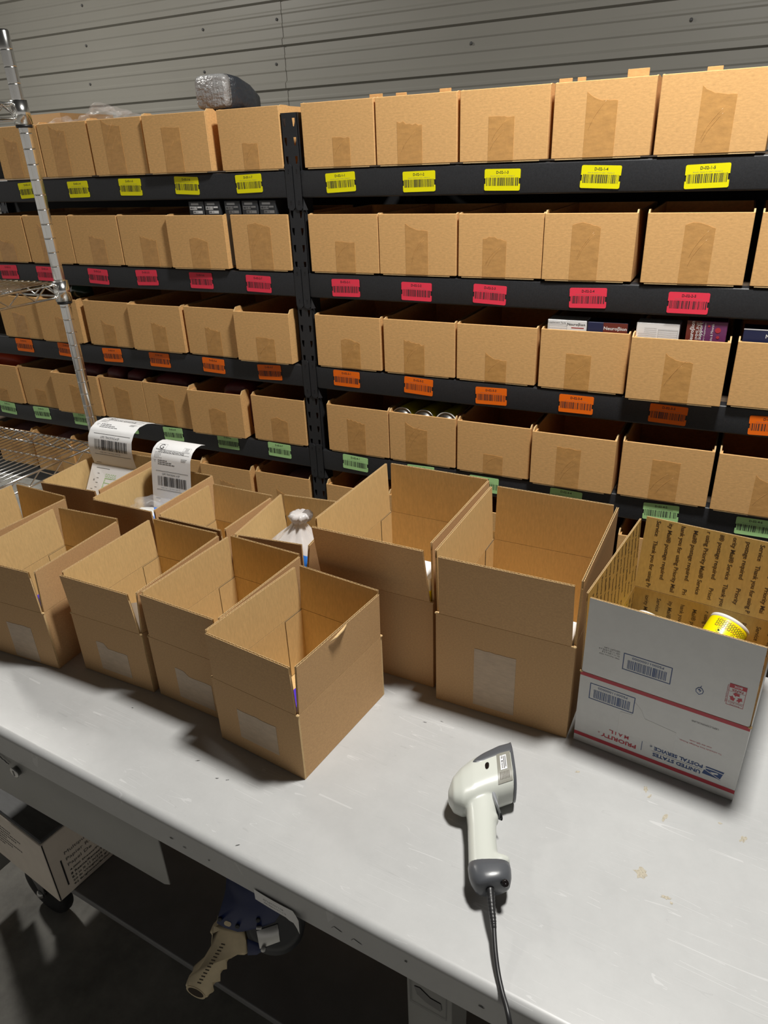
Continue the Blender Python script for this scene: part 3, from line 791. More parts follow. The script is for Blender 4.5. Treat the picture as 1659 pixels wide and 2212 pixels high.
# ------------------------------------------------------------------ chrome wire shelving unit
def wire_unit():
    xr, yb = -1.745, 1.47
    x0, y0 = xr - 0.92, yb - 0.44
    o = thing('wire_shelving_unit', 'chrome wire shelving unit at the left edge beside the bench', 'shelving', (xr, yb, -0.9))
    def L(x, y, z): return (x - xr, y - yb, z + 0.9)
    for px in (xr, x0):
        for py in (yb, y0):
            b = MB()
            prof = [(0.0148, 0.0)]
            z = 0.02
            while z < 2.2:
                prof += [(0.0150, z - 0.0012), (0.0150, z), (0.0145, z + 0.0006), (0.0145, z + 0.0016), (0.0150, z + 0.0022), (0.0150, z + 0.0034)]
                z += 0.0365
            prof += [(0.0150, 2.213), (0.012, 2.217), (0.0, 2.218)]
            b.lathe(prof, 'chrome', 20, Matrix.Translation(L(px, py, -0.9)))
            b.build('pole', o)
    for zs in (0.232, 0.716, 1.158):
        b = MB()
        def wire(p, q, r, n=8): b.tube([L(*p), L(*q)], r, 'chrome', n)
        for zz, r in ((zs, 0.0033), (zs - 0.034, 0.0030)):
            for xx in (x0, xr - 0.012 + 0.012): wire((xx, y0, zz), (xx, yb, zz), r)
            for yy in (y0, yb): wire((x0, yy, zz), (xr, yy, zz), r)
        def zigzag(p, q, n, r=0.0022):
            p, q = Vector(p), Vector(q)
            pts = []
            for k in range(2 * n + 1):
                c = p.lerp(q, (k + 0.3) / (2 * n + 0.6)); c.z += -0.002 if k % 2 else -0.032
                pts.append(L(*c))
            b.tube(pts, r, 'chrome', 6)
        for xx in (x0, xr): zigzag((xx, y0, zs), (xx, yb, zs), 5)
        for yy in (y0, yb): zigzag((x0, yy, zs), (xr, yy, zs), 9)
        n = int((xr - x0) / 0.0245)
        for k in range(1, n):
            x = x0 + (xr - x0) * k / n
            b.tube([L(x, y0, zs + 0.004), L(x, yb, zs + 0.004)], 0.0017, 'chrome', 6)
        for f in (0.36, 0.70):               # snake wires tying the shelf wires together
            yy = y0 + (yb - y0) * f
            pts = []
            for k in range(2 * n + 1):
                pts.append(L(x0 + (xr - x0) * k / (2 * n), yy + (0.003 if k % 2 else -0.003), zs - 0.003 - (0.004 if (k // 1) % 2 else 0)))
            b.tube(pts, 0.0019, 'chrome', 6)
        b.build('wire_shelf', o)
        for px in (xr, x0):
            for py in (yb, y0):
                b = MB()
                b.lathe([(0.0155, 0.008), (0.0205, 0.008), (0.0225, -0.046), (0.0165, -0.046)], 'chrome', 24, Matrix.Translation(L(px, py, zs)))
                for dx, dy in ((-1 if px == xr else 1, 0), (0, -1 if py == yb else 1)):
                    for dz in (0.0, -0.034):
                        b.tube([L(px + dx * 0.019, py + dy * 0.019, zs + dz), L(px + dx * 0.03, py + dy * 0.03, zs + dz)], [0.0058, 0.0036], 'chrome', 8)
                c = b.build('corner_collar', o)
                b = MB(); b.lathe([(0.0152, -0.047), (0.0205, -0.047), (0.0200, -0.054), (0.0152, -0.054)], 'black_plastic', 24, Matrix.Translation(L(px, py, zs)))
                b.build('split_sleeve', c, 'black split sleeve')
wire_unit()
# ------------------------------------------------------------------ packing bench
BYAW = math.atan2(-0.061, 0.99814)
bench = thing('packing_bench', 'grey steel packing bench with scratched top in the foreground', 'workbench', (-1.207, 0.617, -0.9), BYAW)
BX0, BX1, BDEP = -0.50, 1.75, 0.86
def bench_parts():
    up = 0.9
    prof = [(BDEP, 0.0), (0.014, 0.0)]
    for k in range(1, 7):
        a = PI / 2 * k / 6
        prof.append((0.014 - 0.014 * math.sin(a), -0.014 + 0.014 * math.cos(a)))
    prof += [(0.0, -0.068), (0.02, -0.070), (0.02, -0.066), (0.004, -0.064), (0.004, -0.014), (BDEP - 0.004, -0.012), (BDEP - 0.004, -0.068), (BDEP, -0.068)]
    b = MB()
    n = len(prof)
    vs = [(BX0, y, z + up) for y, z in prof] + [(BX1, y, z + up) for y, z in prof]
    ms, fs = [], []
    for i in range(n):
        j = (i + 1) % n
        fs.append((i, j, n + j, n + i))
        ms.append('bench_top' if i <= 7 or i == n - 1 else 'bench')
    b.add(vs, fs, ms, None, False)
    for i in range(len(b.sm)):
        if 1 <= i <= 6: b.sm[i] = True
    b.box(BX0 - 0.001, BX0 + 0.002, 0.006, BDEP, up - 0.068, up - 0.001, 'bench')
    b.box(BX1 - 0.002, BX1 + 0.001, 0.006, BDEP, up - 0.068, up - 0.001, 'bench')
    # worn paint patches and scuffs on the top, in their own irregular shapes
    rg = random.Random(3)
    ca, sa = math.cos(-BYAW), math.sin(-BYAW)
    def loc(x, y):
        dx, dy = x + 1.207, y - 0.617
        return (ca * dx - sa * dy, sa * dx + ca * dy)
    T = Matrix.Translation((0, 0, up))
    def patch(x, y, r, m, st=1.0, rot=0.0):
        cx, cy = loc(x, y)
        pts = []
        k = 15
        for i in range(k):
            a = 2 * PI * i / k
            q = r * rg.uniform(0.45, 1.1)
            px, py = q * math.cos(a) * st, q * math.sin(a) / st
            pts.append((cx + px * math.cos(rot) - py * math.sin(rot), cy + px * math.sin(rot) + py * math.cos(rot)))
        b.poly(pts, m, T, 0.0002)
    for x, y, r, st, rot in ((0.002, 0.819, 0.012, 1.0, 0.3), (-0.014, 0.988, 0.006, 1.5, 1.8), (-0.006, 0.975, 0.004, 1.8, 1.2), (0.023, 0.941, 0.006, 1.8, 1.4), (0.141, 0.947, 0.007, 1.2, 1.2),
                             (0.043, 0.791, 0.006, 1.5, 0.2), (0.106, 0.965, 0.003, 1.3, 0.5), (0.05, 0.785, 0.003, 1, 0), (-0.13, 0.98, 0.004, 1.4, 0.5)):
        patch(x, y, r, 'chip', st, rot)
    for x, y, r, st, rot in ((-0.43, 0.985, 0.004, 2.2, 0.2), (-0.40, 1.0, 0.003, 2.5, 0.0), (-0.72, 0.70, 0.004, 1.6, 0.5), (-0.70, 0.705, 0.003, 2.0, 0.7), (-0.60, 0.60, 0.004, 2.0, 0.8), (-0.78, 0.72, 0.004, 2.2, 0.6), (-1.0, 0.78, 0.003, 1.5, 0.3)):
        patch(x, y, r * 0.6, 'scuff', st, rot)
    b.build('bench_top', bench, 'scratched pale grey top with a rolled front lip')
    # scuffs on the lip
    b = MB(); T = front(0, -0.0006, up)
    for x, z, r, st in ((0.47, -0.04, 0.004, 1.9), (0.50, -0.046, 0.003, 2.4), (0.555, -0.045, 0.002, 1.5), (0.93, -0.03, 0.0025, 1.2), (1.045, -0.04, 0.004, 1.8)):
        b.poly([(x + r * st * math.cos(2 * PI * k / 11) * rg.uniform(.3, 1.1), z + r / st * math.sin(2 * PI * k / 11) * rg.uniform(.4, 1.1)) for k in range(11)], 'scuff', T)
    for x, z in ((0.80, -0.048), (0.835, -0.052)):
        b.poly([(x, z), (x + 0.012, z - 0.006), (x + 0.02, z + 0.004), (x + 0.006, z + 0.008)], 'bench_top', T)
    b.build('lip_scuffs', bench)
    # drawer front hanging below the lip
    b = MB()
    b.bevprism([(BX0 + 0.06, -0.205), (0.415, -0.198), (0.430, -0.190), (0.430, -0.058), (BX0 + 0.06, -0.058)], -0.003, 0.0, 0.0012, 'bench', Matrix.Translation((0, 0, up)) @ FRONT @ Matrix.Translation((0, 0, -0.0006)))
    b.box(BX0 + 0.08, 0.30, 0.01, 0.50, up - 0.17, up - 0.075, 'bench')
    dr = b.build('drawer', bench, 'plain grey drawer front under the lip')
    b = MB(); T = front(0.029, 0.0006, up - 0.094)
    b.lathe([(0.0105, 0.0), (0.0105, 0.007), (0.0125, 0.008), (0.0125, 0.0095), (0.009, 0.0105), (0.0, 0.0105)], 'steel', 22, T)
    b.box(-0.0018, 0.0018, -0.0065, 0.0065, 0.0104, 0.0112, 'window', T)
    b.build('lock', dr, 'round steel key lock')
    b = MB(); T = front(0, -0.0008, up)
    pts = [(-0.06 + 0.006 * k, -0.064 - 0.0022 * k + 0.003 * (k % 2), 0.002) for k in range(12)]
    b.tube([T @ Vector(p) for p in pts], 0.0016, 'steel', 6)
    b.build('nameplate_script', dr, 'small metal script badge')
    # hooks, legs, lower shelf, castors
    def leg(x, y0, y1):
        q = MB()
        q.bev(x, x + 0.078, y0, y0 + 0.004, 0.14, up - 0.014, 0.0015, 'bench', seg=1)
        q.box(x, x + 0.003, y0 + 0.003, y0 + 0.06, 0.14, up - 0.014, 'bench')
        q.box(x + 0.075, x + 0.078, y0 + 0.003, y0 + 0.06, 0.14, up - 0.014, 'bench')
        return q.build('leg', bench)
    for x in (-0.498, 0.905, 1.6):
        l = leg(x, 0.042, 0)
        leg(x, BDEP - 0.06, 0)
        q = MB(); T = front(x + 0.038, 0.0405, up - 0.172)
        q.prism([(-0.024, 0.012), (-0.019, -0.006), (-0.002, -0.015), (0.021, -0.018), (0.024, -0.012), (0.022, 0.002), (0.004, 0.002), (-0.014, 0.014)], -0.001, 0.0, 'window', T=T)
        q.outline(-0.032, 0.032, -0.034, 0.034, 0.0012, 'bench_dark', T, 0.0004)
        q.build('punched_slot', l, 'dark punched slot')
    b = MB()
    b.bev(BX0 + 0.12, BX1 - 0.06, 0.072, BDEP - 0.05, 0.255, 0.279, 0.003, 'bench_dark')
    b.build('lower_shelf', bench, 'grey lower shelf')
    for x, y in ((-0.32, 0.12), (1.6, 0.12), (-0.32, 0.70), (1.6, 0.70)):
        c = MB()
        c.bev(x - 0.05, x + 0.05, y - 0.05, y + 0.05, 0.245, 0.254, 0.002, 'steel')
        for s in (-1, 1):
            c.bevprism([(-0.04, 0.03), (0.012, -0.125), (0.035, -0.125), (0.06, 0.03)], s * 0.024 - 0.002, s * 0.024 + 0.002, 0.0008, 'steel' if False else 'bench_dark', Matrix.Translation((x, y, 0.215)) @ FRONT)
        k = c.build('caster', bench, 'swivel caster with black wheel')
        c = MB()
        W = Matrix.Translation((x + 0.02, y, 0.085)) @ Matrix.Rotation(PI / 2, 4, 'X')
        c.lathe([(0.0, -0.018), (0.06, -0.018), (0.080, -0.016), (0.085, -0.008), (0.085, 0.008), (0.080, 0.016), (0.06, 0.018), (0.0, 0.018)], 'rubber', 36, W)
        c.build('wheel', k)
        c = MB(); c.lathe([(0.009, -0.032), (0.009, 0.032), (0.0, 0.033)], 'steel', 6, W); c.lathe([(0.013, 0.026), (0.013, 0.030), (0.006, 0.036), (0.0, 0.036)], 'steel', 16, W)
        c.build('axle_bolt', k)
    # paper strip stuck to the lip, its right end curling away
    b = MB()
    pts = []
    for k in range(13):
        f = k / 12
        pts.append((0.650 + 0.094 * f, 0.0008 + (0.012 * max(0, f - 0.75) ** 2 * 16 * 0.6 if f > 0.75 else 0.0015 * math.sin(f * PI)), 0.002 if f < 0.85 else -0.003 * (f - 0.85) / 0.15))
    vs = []
    for x, d, dz in pts: vs += [(x, -d - 0.0012, up - 0.056 + dz - 0.05 * (x - 0.65) * 0.02), (x, -d - 0.0012 - 0.0015 * (x > 0.72), up - 0.081 + dz - 0.006 * ((x - 0.65) / 0.094) ** 4)]
    b.add(vs, [(2 * i, 2 * i + 1, 2 * i + 3, 2 * i + 2) for i in range(12)], 'paper', None, True)
    T = front(0, -0.0032, up)
    b.text('07167797178', 0.689, -0.0655, 0.040, 0.0036, 'ink_grey', T)
    b.text('HS-945270C-1-0004', 0.697, -0.0725, 0.054, 0.0030, 'ink_grey', T)
    b.build('paper_strip', bench, 'curling white paper strip stuck to the front lip')
    b = MB()
    b.tube([(0.52, 0.115, up - 0.013), (0.52, 0.115, up - 0.15), (0.522, 0.108, up - 0.168), (0.526, 0.098, up - 0.168), (0.527, 0.094, up - 0.158)], 0.003, 'steel', 8)
    b.build('hanging_hook', bench)
bench_parts()

# ------------------------------------------------------------------ open shipping cartons on the bench
def panel_frames(w, d, hc, g, lf, lb, ll, lr):
    c, s = math.cos, math.sin
    return {
     'front': (frame((g, 0, hc), (1, 0, 0), (0, -s(lf), c(lf)), (0, c(lf), s(lf))), w - 2 * g),
     'back': (frame((w - g, d, hc), (-1, 0, 0), (0, s(lb), c(lb)), (0, -c(lb), s(lb))), w - 2 * g),
     'left': (frame((0, d - g, hc), (0, -1, 0), (-s(ll), 0, c(ll)), (c(ll), 0, s(ll))), d - 2 * g),
     'right': (frame((w, g, hc), (0, 1, 0), (s(lr), 0, c(lr)), (-c(lr), 0, s(lr))), d - 2 * g)}
def corrugated(b, T, W, H, t, mo, mi, pitch, cut=0.0025):
    # two liners with a fluted medium showing along the raw top edge
    L = 0.0006
    poly = [(0, 0.0008), (W, 0.0008), (W - cut, H), (cut, H)]
    b.prism(poly, 0, L, mo, 'kraft_edge', 'kraft_edge', T)
    b.prism(poly, t - L, t, 'kraft_edge', mi, 'kraft_edge', T)
    H2 = H - 0.016
    b.prism([(0.0008, 0.001), (W - 0.0008, 0.001), (W - cut - 0.0004, H2), (cut + 0.0004, H2)], L, t - L, 'kraft_edge', None, None, T)
    n = int((W - 2 * cut) / (pitch / 2))
    vs = []
    for k in range(n + 1):
        u = cut + (W - 2 * cut) * k / n
        wv = L if k % 2 else t - L
        jit = 0.0004 * math.sin(k * 12.9898)
        vs += [(u, H2, wv), (u, H - 0.0003 + jit, wv)]
    # the medium has its own thickness
    e = 0.00055
    m = len(vs)
    vs2 = [(p[0] + e, p[1], p[2]) for p in vs]
    fs = []
    for k in range(n):
        a = 2 * k
        fs += [(a, a + 2, a + 3, a + 1), (m + a, m + a + 1, m + a + 3, m + a + 2), (a + 1, a + 3, m + a + 3, m + a + 1)]
    b.add(vs + vs2, fs, 'kraft_edge', T)
PHRASE = ['Thank you for using Priority Mail\u00ae Service   ', 'Priority Mail\u00ae postage required      ']
def inner_lines(b, T, W, H, t, start, size=0.0092, gap=0.0240, skip=0.004):
    # lines running down the panel, letters turned a quarter
    X = Matrix(((0, -1, 0, 0), (-1, 0, 0, 0), (0, 0, 1, 0), (0, 0, 0, 1)))
    TT = T @ X
    k = start
    u = 0.012
    while u < W - 0.008:
        s = PHRASE[k % 2] * 4
        off = (k * 17) % len(PHRASE[k % 2])
        adv = size * 0.62
        n = int((H - 2 * skip) / adv)
        # drop letters until the line fits the panel
        st = s[off:off + n + 6]
        while st:
            vs, fs, x0, y0, x1, y1 = text_mesh(st, 0.014)
            if not vs or (x1 - x0) * size * 1.28 <= H - 2 * skip: break
            st = st[:-1]
        if st.strip():
            sc = size * 1.28
            lead = len(st) - len(st.lstrip())
            vs, fs, x0, y0, x1, y1 = text_mesh(st, 0.014)
            out = [(-(H - skip) + x * sc, -u + y * sc, t + 0.0002) for x, y in vs]
            b.add(out, fs, 'ink_board', TT)
        u += gap
        k += 1
def carton(kind, label, x, y, yaw, lf, lb, ll, lr, w, d, hc, fh, g, tape=None, t=0.0042, pitch=0.0082, tab=True, peel=False):
    o = thing('shipping_box', label, 'box', (x, y, 0.0005), yaw, 'open shipping boxes on the bench')
    us = kind == 'us'
    mo, mi = ('white_board', 'kraft_us') if us else ('kraft', 'kraft_in')
    b = MB()
    walls = {'front': frame((0, 0, 0), (1, 0, 0), (0, 0, 1), (0, 1, 0)), 'back': frame((w, d, 0), (-1, 0, 0), (0, 0, 1), (0, -1, 0)),
             'left': frame((0, d, 0), (0, -1, 0), (0, 0, 1), (1, 0, 0)), 'right': frame((w, 0, 0), (0, 1, 0), (0, 0, 1), (-1, 0, 0))}
    for k, T in walls.items():
        W = w if k in ('front', 'back') else d
        e = 0.0 if k in ('front', 'back') else t
        b.prism([(e, 0), (W - e, 0), (W - e, hc), (e, hc)], 0, t, mo, mi, 'kraft_edge', T)
        if us and k in ('back', 'left'):
            inner_lines(b, T, W, hc - 0.01, t, 1 if k == 'back' else 4)
    b.box(t, w - t, t, d - t, 0.0, t, mi)
    if tab and not us:                       # glued seam tab on the inside of the left wall, near the back corner
        T = walls['left']
        b.prism([(t, 0.005), (0.058, 0.006), (0.058, hc - 0.002), (t, hc - 0.002)], t, t + 0.0016, mi, mi, 'ink_board', T)
    # small torn nibs where the flap slots end
    for cx, cy in ((0.001, 0.001), (w - 0.001, 0.001), (w - 0.001, d - 0.001)):
        b.bev(cx - 0.003, cx + 0.003, cy - 0.003, cy + 0.003, hc - 0.002, hc + 0.0025, 0.0015, 'kraft_edge', seg=1, smooth=False)
    b.build('box_body', o)
    for k, (T, W) in panel_frames(w, d, hc, g, lf, lb, ll, lr).items():
        f = MB()
        corrugated(f, T, W, fh, t, mo, mi, pitch)
        if us and k in ('back', 'left', 'right'):
            inner_lines(f, T, W, fh, t, {'back': 0, 'left': 3, 'right': 2}[k])
        if peel and k == 'right':
            f.tube([T @ Vector(p) for p in ((W * 0.36, fh - 0.006, -0.002), (W * 0.42, fh - 0.0035, -0.005), (W * 0.5, fh - 0.002, -0.004), (W * 0.56, fh - 0.001, -0.001))], [0.0006, 0.0026, 0.0028, 0.0008], 'kraft_edge', 6)
        if us and k == 'front':
            us_flap_print(f, T, W, fh, hc)
        f.build(k + '_flap', o)
    if tape:
        u0, u1, v0, v1, m, sh = tape
        q = MB()
        rg = random.Random(int(x * 1000))
        tops = [(u0 + (u1 - u0) * i / 8, v1 - (sh * (0.5 if i < 3 else 1.0 if sh > 0 else 0)) * (1 if i >= 3 else 0) + rg.uniform(-.001, .001)) for i in range(9)]
        q.prism([(u0, v0), (u1, v0)] + tops[::-1], 0.0, 0.0005, m, T=FRONT)
        q.build('packing_tape', o)
    return o
def us_flap_print(f, T, W, fh, hc):
    # outer face of the front flap (w = 0 side), everything printed upside down
    F = T @ Matrix(((1, 0, 0, 0), (0, 1, 0, 0), (0, 0, -1, 0), (0, 0, 0, 1)))
    h0 = hc
    def tx(s, cu, z, w, h, m, bold=0.0): f.text(s, cu, z - h0, w, h, m, F, PI, bold)
    f.outline(0.0685, 0.1485, 0.1965 - h0, 0.232 - h0, 0.0014, 'ink_blue', F)
    f.bars(0.0765, 0.1405, 0.2005 - h0, 0.2195 - h0, 'ink_blue', F, 77, 36)
    tx('PS00011000000', 0.109, 0.2252, 0.052, 0.0046, 'ink_blue')
    for i, (s, wd) in enumerate((('FRB1 February 2024', 0.0345), ('ID: 11 x 8.5 x 5.5', 0.030), ('OD: 11.25 x 8.75 x 6', 0.036), ('ODCUFT: 0.341', 0.027))):
        tx(s, 0.0620 - wd / 2, 0.2155 + 0.0050 * i, wd, 0.0031, 'ink_carton')
    # recycling panel
    f.outline(0.2348, 0.2600, 0.1945 - h0, 0.2385 - h0, 0.0006, 'ink_red', F)
    f.rect(0.2348, 0.2600, 0.2305 - h0, 0.2385 - h0, 'ink_red', F, 0.0004)
    f.text('BOX', 0.2474, 0.2345 - h0, 0.012, 0.0045, 'white_ink', F, PI, 0.02, 0.0006)
    tx('PAPER', 0.2474, 0.2265, 0.017, 0.0042, 'ink_red', 0.01)
    f.rect(0.2348, 0.2600, 0.2228 - h0, 0.2232 - h0, 'ink_red', F)
    for k in range(3):
        a = 2 * PI * k / 3 + PI / 2
        cx, cz = 0.2474 + 0.0062 * math.cos(a), 0.2128 - h0 + 0.0062 * math.sin(a)
        ta = a + PI / 2
        c, s = math.cos(ta), math.sin(ta)
        def P(p, q): return (cx + c * p - s * q, cz + s * p + c * q)
        f.poly([P(-0.0052, -0.0024), P(0.0006, -0.0024), P(0.0006, -0.0046), P(0.0056, 0.0), P(0.0006, 0.0046), P(0.0006, 0.0024), P(-0.0052, 0.0024), P(-0.0034, 0)], 'ink_red', F)
    f.rect(0.2348, 0.2600, 0.2030 - h0, 0.2034 - h0, 'ink_red', F)
    tx('Flatten Before', 0.2474, 0.2003, 0.021, 0.0026, 'ink_red'); tx('Recycling', 0.2474, 0.1966, 0.014, 0.0026, 'ink_red')
    f.text('how2recycle.info', 0.2330, 0.2165 - h0, 0.036, 0.0028, 'ink_red', F, -PI / 2)
    # leaf shaped certification mark
    cx, cz = 0.1940, 0.2045 - h0
    def leaf(s): return [(cx + s * p[0], cz + s * p[1]) for p in ((0, -0.0095), (0.0055, -0.005), (0.0062, 0.0005), (0.003, 0.0055), (0.0, 0.0065), (-0.003, 0.0055), (-0.0062, 0.0005), (-0.0055, -0.005))]
    f.poly(leaf(1.0), 'ink_blue', F, 0.0003); f.poly(leaf(0.80), 'white_board', F, 0.0005)
    f.poly([(cx - 0.0032, cz + 0.001), (cx - 0.0008, cz + 0.0035), (cx + 0.0012, cz + 0.0035), (cx - 0.0004, cz + 0.001), (cx + 0.0030, cz + 0.001), (cx - 0.0006, cz - 0.0052), (cx + 0.0006, cz - 0.001)], 'ink_blue', F, 0.0007)
    f.poly([(cx - 0.0005, cz + 0.0055), (cx + 0.0005, cz + 0.0055), (cx + 0.0022, cz + 0.0100), (cx + 0.0012, cz + 0.0102)], 'ink_blue', F, 0.0004)
S_ = (0.1999, 0.2492, 0.1487, 0.1023, 0.0042); M_ = (0.2681, 0.3149, 0.2113, 0.1300, 0.0070); U_ = (0.2781, 0.2556, 0.1622, 0.1595, 0.0019)
def mk(kind, label, p, base, tape=None, **kw):
    x, y, yaw, lf, lb, ll, lr, dw, dd, dfh = p
    w, d, hc, fh, g = base
    return carton(kind, label, x, y, yaw, lf, lb, ll, lr, w + dw, d + dd, hc, fh + dfh, g, tape, **kw)
C = {}
C['b4'] = mk('k', 'small open brown shipping box nearest the viewer, out in front at mid-bench', [-0.775, 0.787, -0.117, 0.02, 0.064, 0.019, 0.033, 0.006, 0.016, 0], S_, (0.056, 0.150, 0.030, 0.098, 'tape_clear', -0.012), peel=True)
C['b3'] = mk('k', 'small open brown shipping box directly left of and behind the nearest one', [-0.976, 0.838, -0.069, 0.03, 0.037, -0.013, 0.025, 0.002, 0.016, 0.002], S_, (0.062, 0.158, 0.018, 0.092, 'tape_clear', 0.010))
C['b5'] = mk('k', 'small open brown shipping box holding a curled white paper, second left of the nearest one', [-1.193, 0.837, -0.007, 0.072, 0.051, 0.019, 0.081, 0.001, 0.021, -0.003], S_, (0.058, 0.145, 0.018, 0.092, 'tape_clear', 0.012))
C['b6'] = mk('k', 'small open brown shipping box at the left edge, third left of the nearest one', [-1.445, 0.801, 0.044, 0.017, 0.076, 0.038, 0.051, -0.001, 0.008, 0], S_, (0.070, 0.145, 0.004, 0.098, 'tape_clear', 0.0))
C['b7'] = mk('k', 'open brown shipping box mostly outside the left edge, only its rear corner showing', [-1.693, 0.871, -0.040, 0.0, 0.064, 0.03, 0.10, 0.0, 0.0, 0.001], S_)
C['b12'] = mk('k', 'small open brown shipping box holding the high curling label and packing slip', [-1.632, 1.163, 0.057, 0.049, -0.02, -0.017, 0.0, 0.0, -0.005, 0], S_)
C['b11'] = mk('k', 'small open brown shipping box holding a white label printed G and a bottle', [-1.410, 1.134, 0.006, 0.04, -0.04, 0.036, -0.03, 0.004, -0.01, 0], S_)
C['b10'] = mk('k', 'small open empty-looking brown shipping box between the label box and the bag box', [-1.186, 1.126, -0.016, 0.05, 0.089, 0.012, 0.006, 0.0, -0.055, -0.001], S_)
C['b9'] = mk('k', 'small open brown shipping box in the back row holding a frosted plastic bag', [-0.947, 1.112, 0.10, -0.031, -0.043, 0.045, 0.12, -0.028, -0.015, -0.001], S_)
C['b1'] = mk('k', 'large open brown shipping box at the middle back of the bench', [-0.719, 1.093, -0.024, 0.19, -0.013, 0.025, -0.034, -0.003, 0.021, 0], M_, pitch=0.0070)
C['b2'] = mk('k', 'large open brown shipping box with a taped front, beside the white postal box', [-0.436, 1.058, -0.015, 0.085, -0.005, 0.041, 0.013, 0.0, 0.014, 0.003], M_, (0.080, 0.163, 0.016, 0.152, 'tape_clear', -0.006), pitch=0.0070)
C['us'] = mk('us', 'white postal shipping box with red stripes and upside down printing, at the right', [-0.155, 1.058, -0.128, 0.045, 0.087, 0.035, 0.0, 0.001, 0.075, 0.002], U_, t=0.0030, pitch=0.005)

def us_front_print(o):
    b = MB()
    w = 0.2791
    T = FRONT
    def tx(s, cu, z, wd, h, m, bold=0.0): b.text(s, cu, z, wd, h, m, T, PI, bold, 0.0004)
    b.rect(0.0, w, 0.0150, 0.0230, 'ink_red', T); b.rect(0.0, w, 0.1545, 0.1620, 'ink_red', T)
    b.outline(0.0195, 0.0995, 0.108, 0.1435, 0.0014, 'ink_blue', T)
    b.bars(0.0275, 0.0915, 0.112, 0.131, 'ink_blue', T, 77, 36)
    tx('PS00011000000', 0.060, 0.1367, 0.052, 0.0046, 'ink_blue')
    tx('USPS.COM/PICKUP\u00ae', 0.2140, 0.1373, 0.042, 0.0036, 'ink_carton')
    tx('scan the QR code.', 0.2130, 0.0950, 0.036, 0.0034, 'ink_red')
    tx('To schedule free Package Pickup,', 0.2140, 0.0888, 0.068, 0.0036, 'ink_red')
    tx('PRIORITY', 0.0810, 0.0362, 0.0635, 0.0088, 'ink_red', 0.03); tx('\u00ae', 0.0450, 0.0395, 0.0035, 0.0035, 'ink_red')
    for ch, u in zip('MAIL', (0.0945, 0.0835, 0.0750, 0.0665)): tx(ch, u, 0.0500, 0.0076 if ch != 'I' else 0.0016, 0.0074, 'ink_red', 0.02)
    b.rect(0.1214, 0.1224, 0.034, 0.055, 'ink_blue', T)
    tx('UNITED STATES', 0.1820, 0.0350, 0.080, 0.0078, 'ink_blue', 0.03)
    b.rect(0.1395, 0.2235, 0.0417, 0.0422, 'ink_carton', T)
    tx('POSTAL SERVICE', 0.1835, 0.0488, 0.081, 0.0078, 'ink_blue', 0.03); tx('\u00ae', 0.1375, 0.0515, 0.0045, 0.0045, 'ink_blue')
    # swept emblem beside the wordmark
    b.poly([(0.2248, 0.0345), (0.2535, 0.0345), (0.2578, 0.0525), (0.2290, 0.0525)], 'ink_blue', T, 0.0003)
    b.poly([(0.2560, 0.0475), (0.2400, 0.0485), (0.2300, 0.0478), (0.2285, 0.0462), (0.2300, 0.0445), (0.2360, 0.0425), (0.2540, 0.0355), (0.2535, 0.0345), (0.2340, 0.0418), (0.2262, 0.0452), (0.2256, 0.0478), (0.2285, 0.0500), (0.2400, 0.0502), (0.2570, 0.0490)], 'white_board', T, 0.0005)
    b.poly([(0.2365, 0.0440), (0.2480, 0.0460), (0.2500, 0.0435), (0.2410, 0.0405)], 'white_board', T, 0.0005)
    b.poly([(0.2520, 0.0345), (0.2555, 0.0325), (0.2400, 0.0372)], 'ink_blue', T, 0.0003)
    b.build('printed_panel', o, 'red and blue upside down postal printing')
    q = MB()
    q.prism([(0.0773, 0.0576), (0.1730, 0.060), (0.1734, 0.100), (0.120, 0.106), (0.112, 0.122), (0.1, 0.134), (0.0985, 0.105), (0.0773, 0.103)], 0.0, 0.0003, 'tape_white', T=FRONT)
    q.build('packing_tape', o)
us_front_print(C['us'])
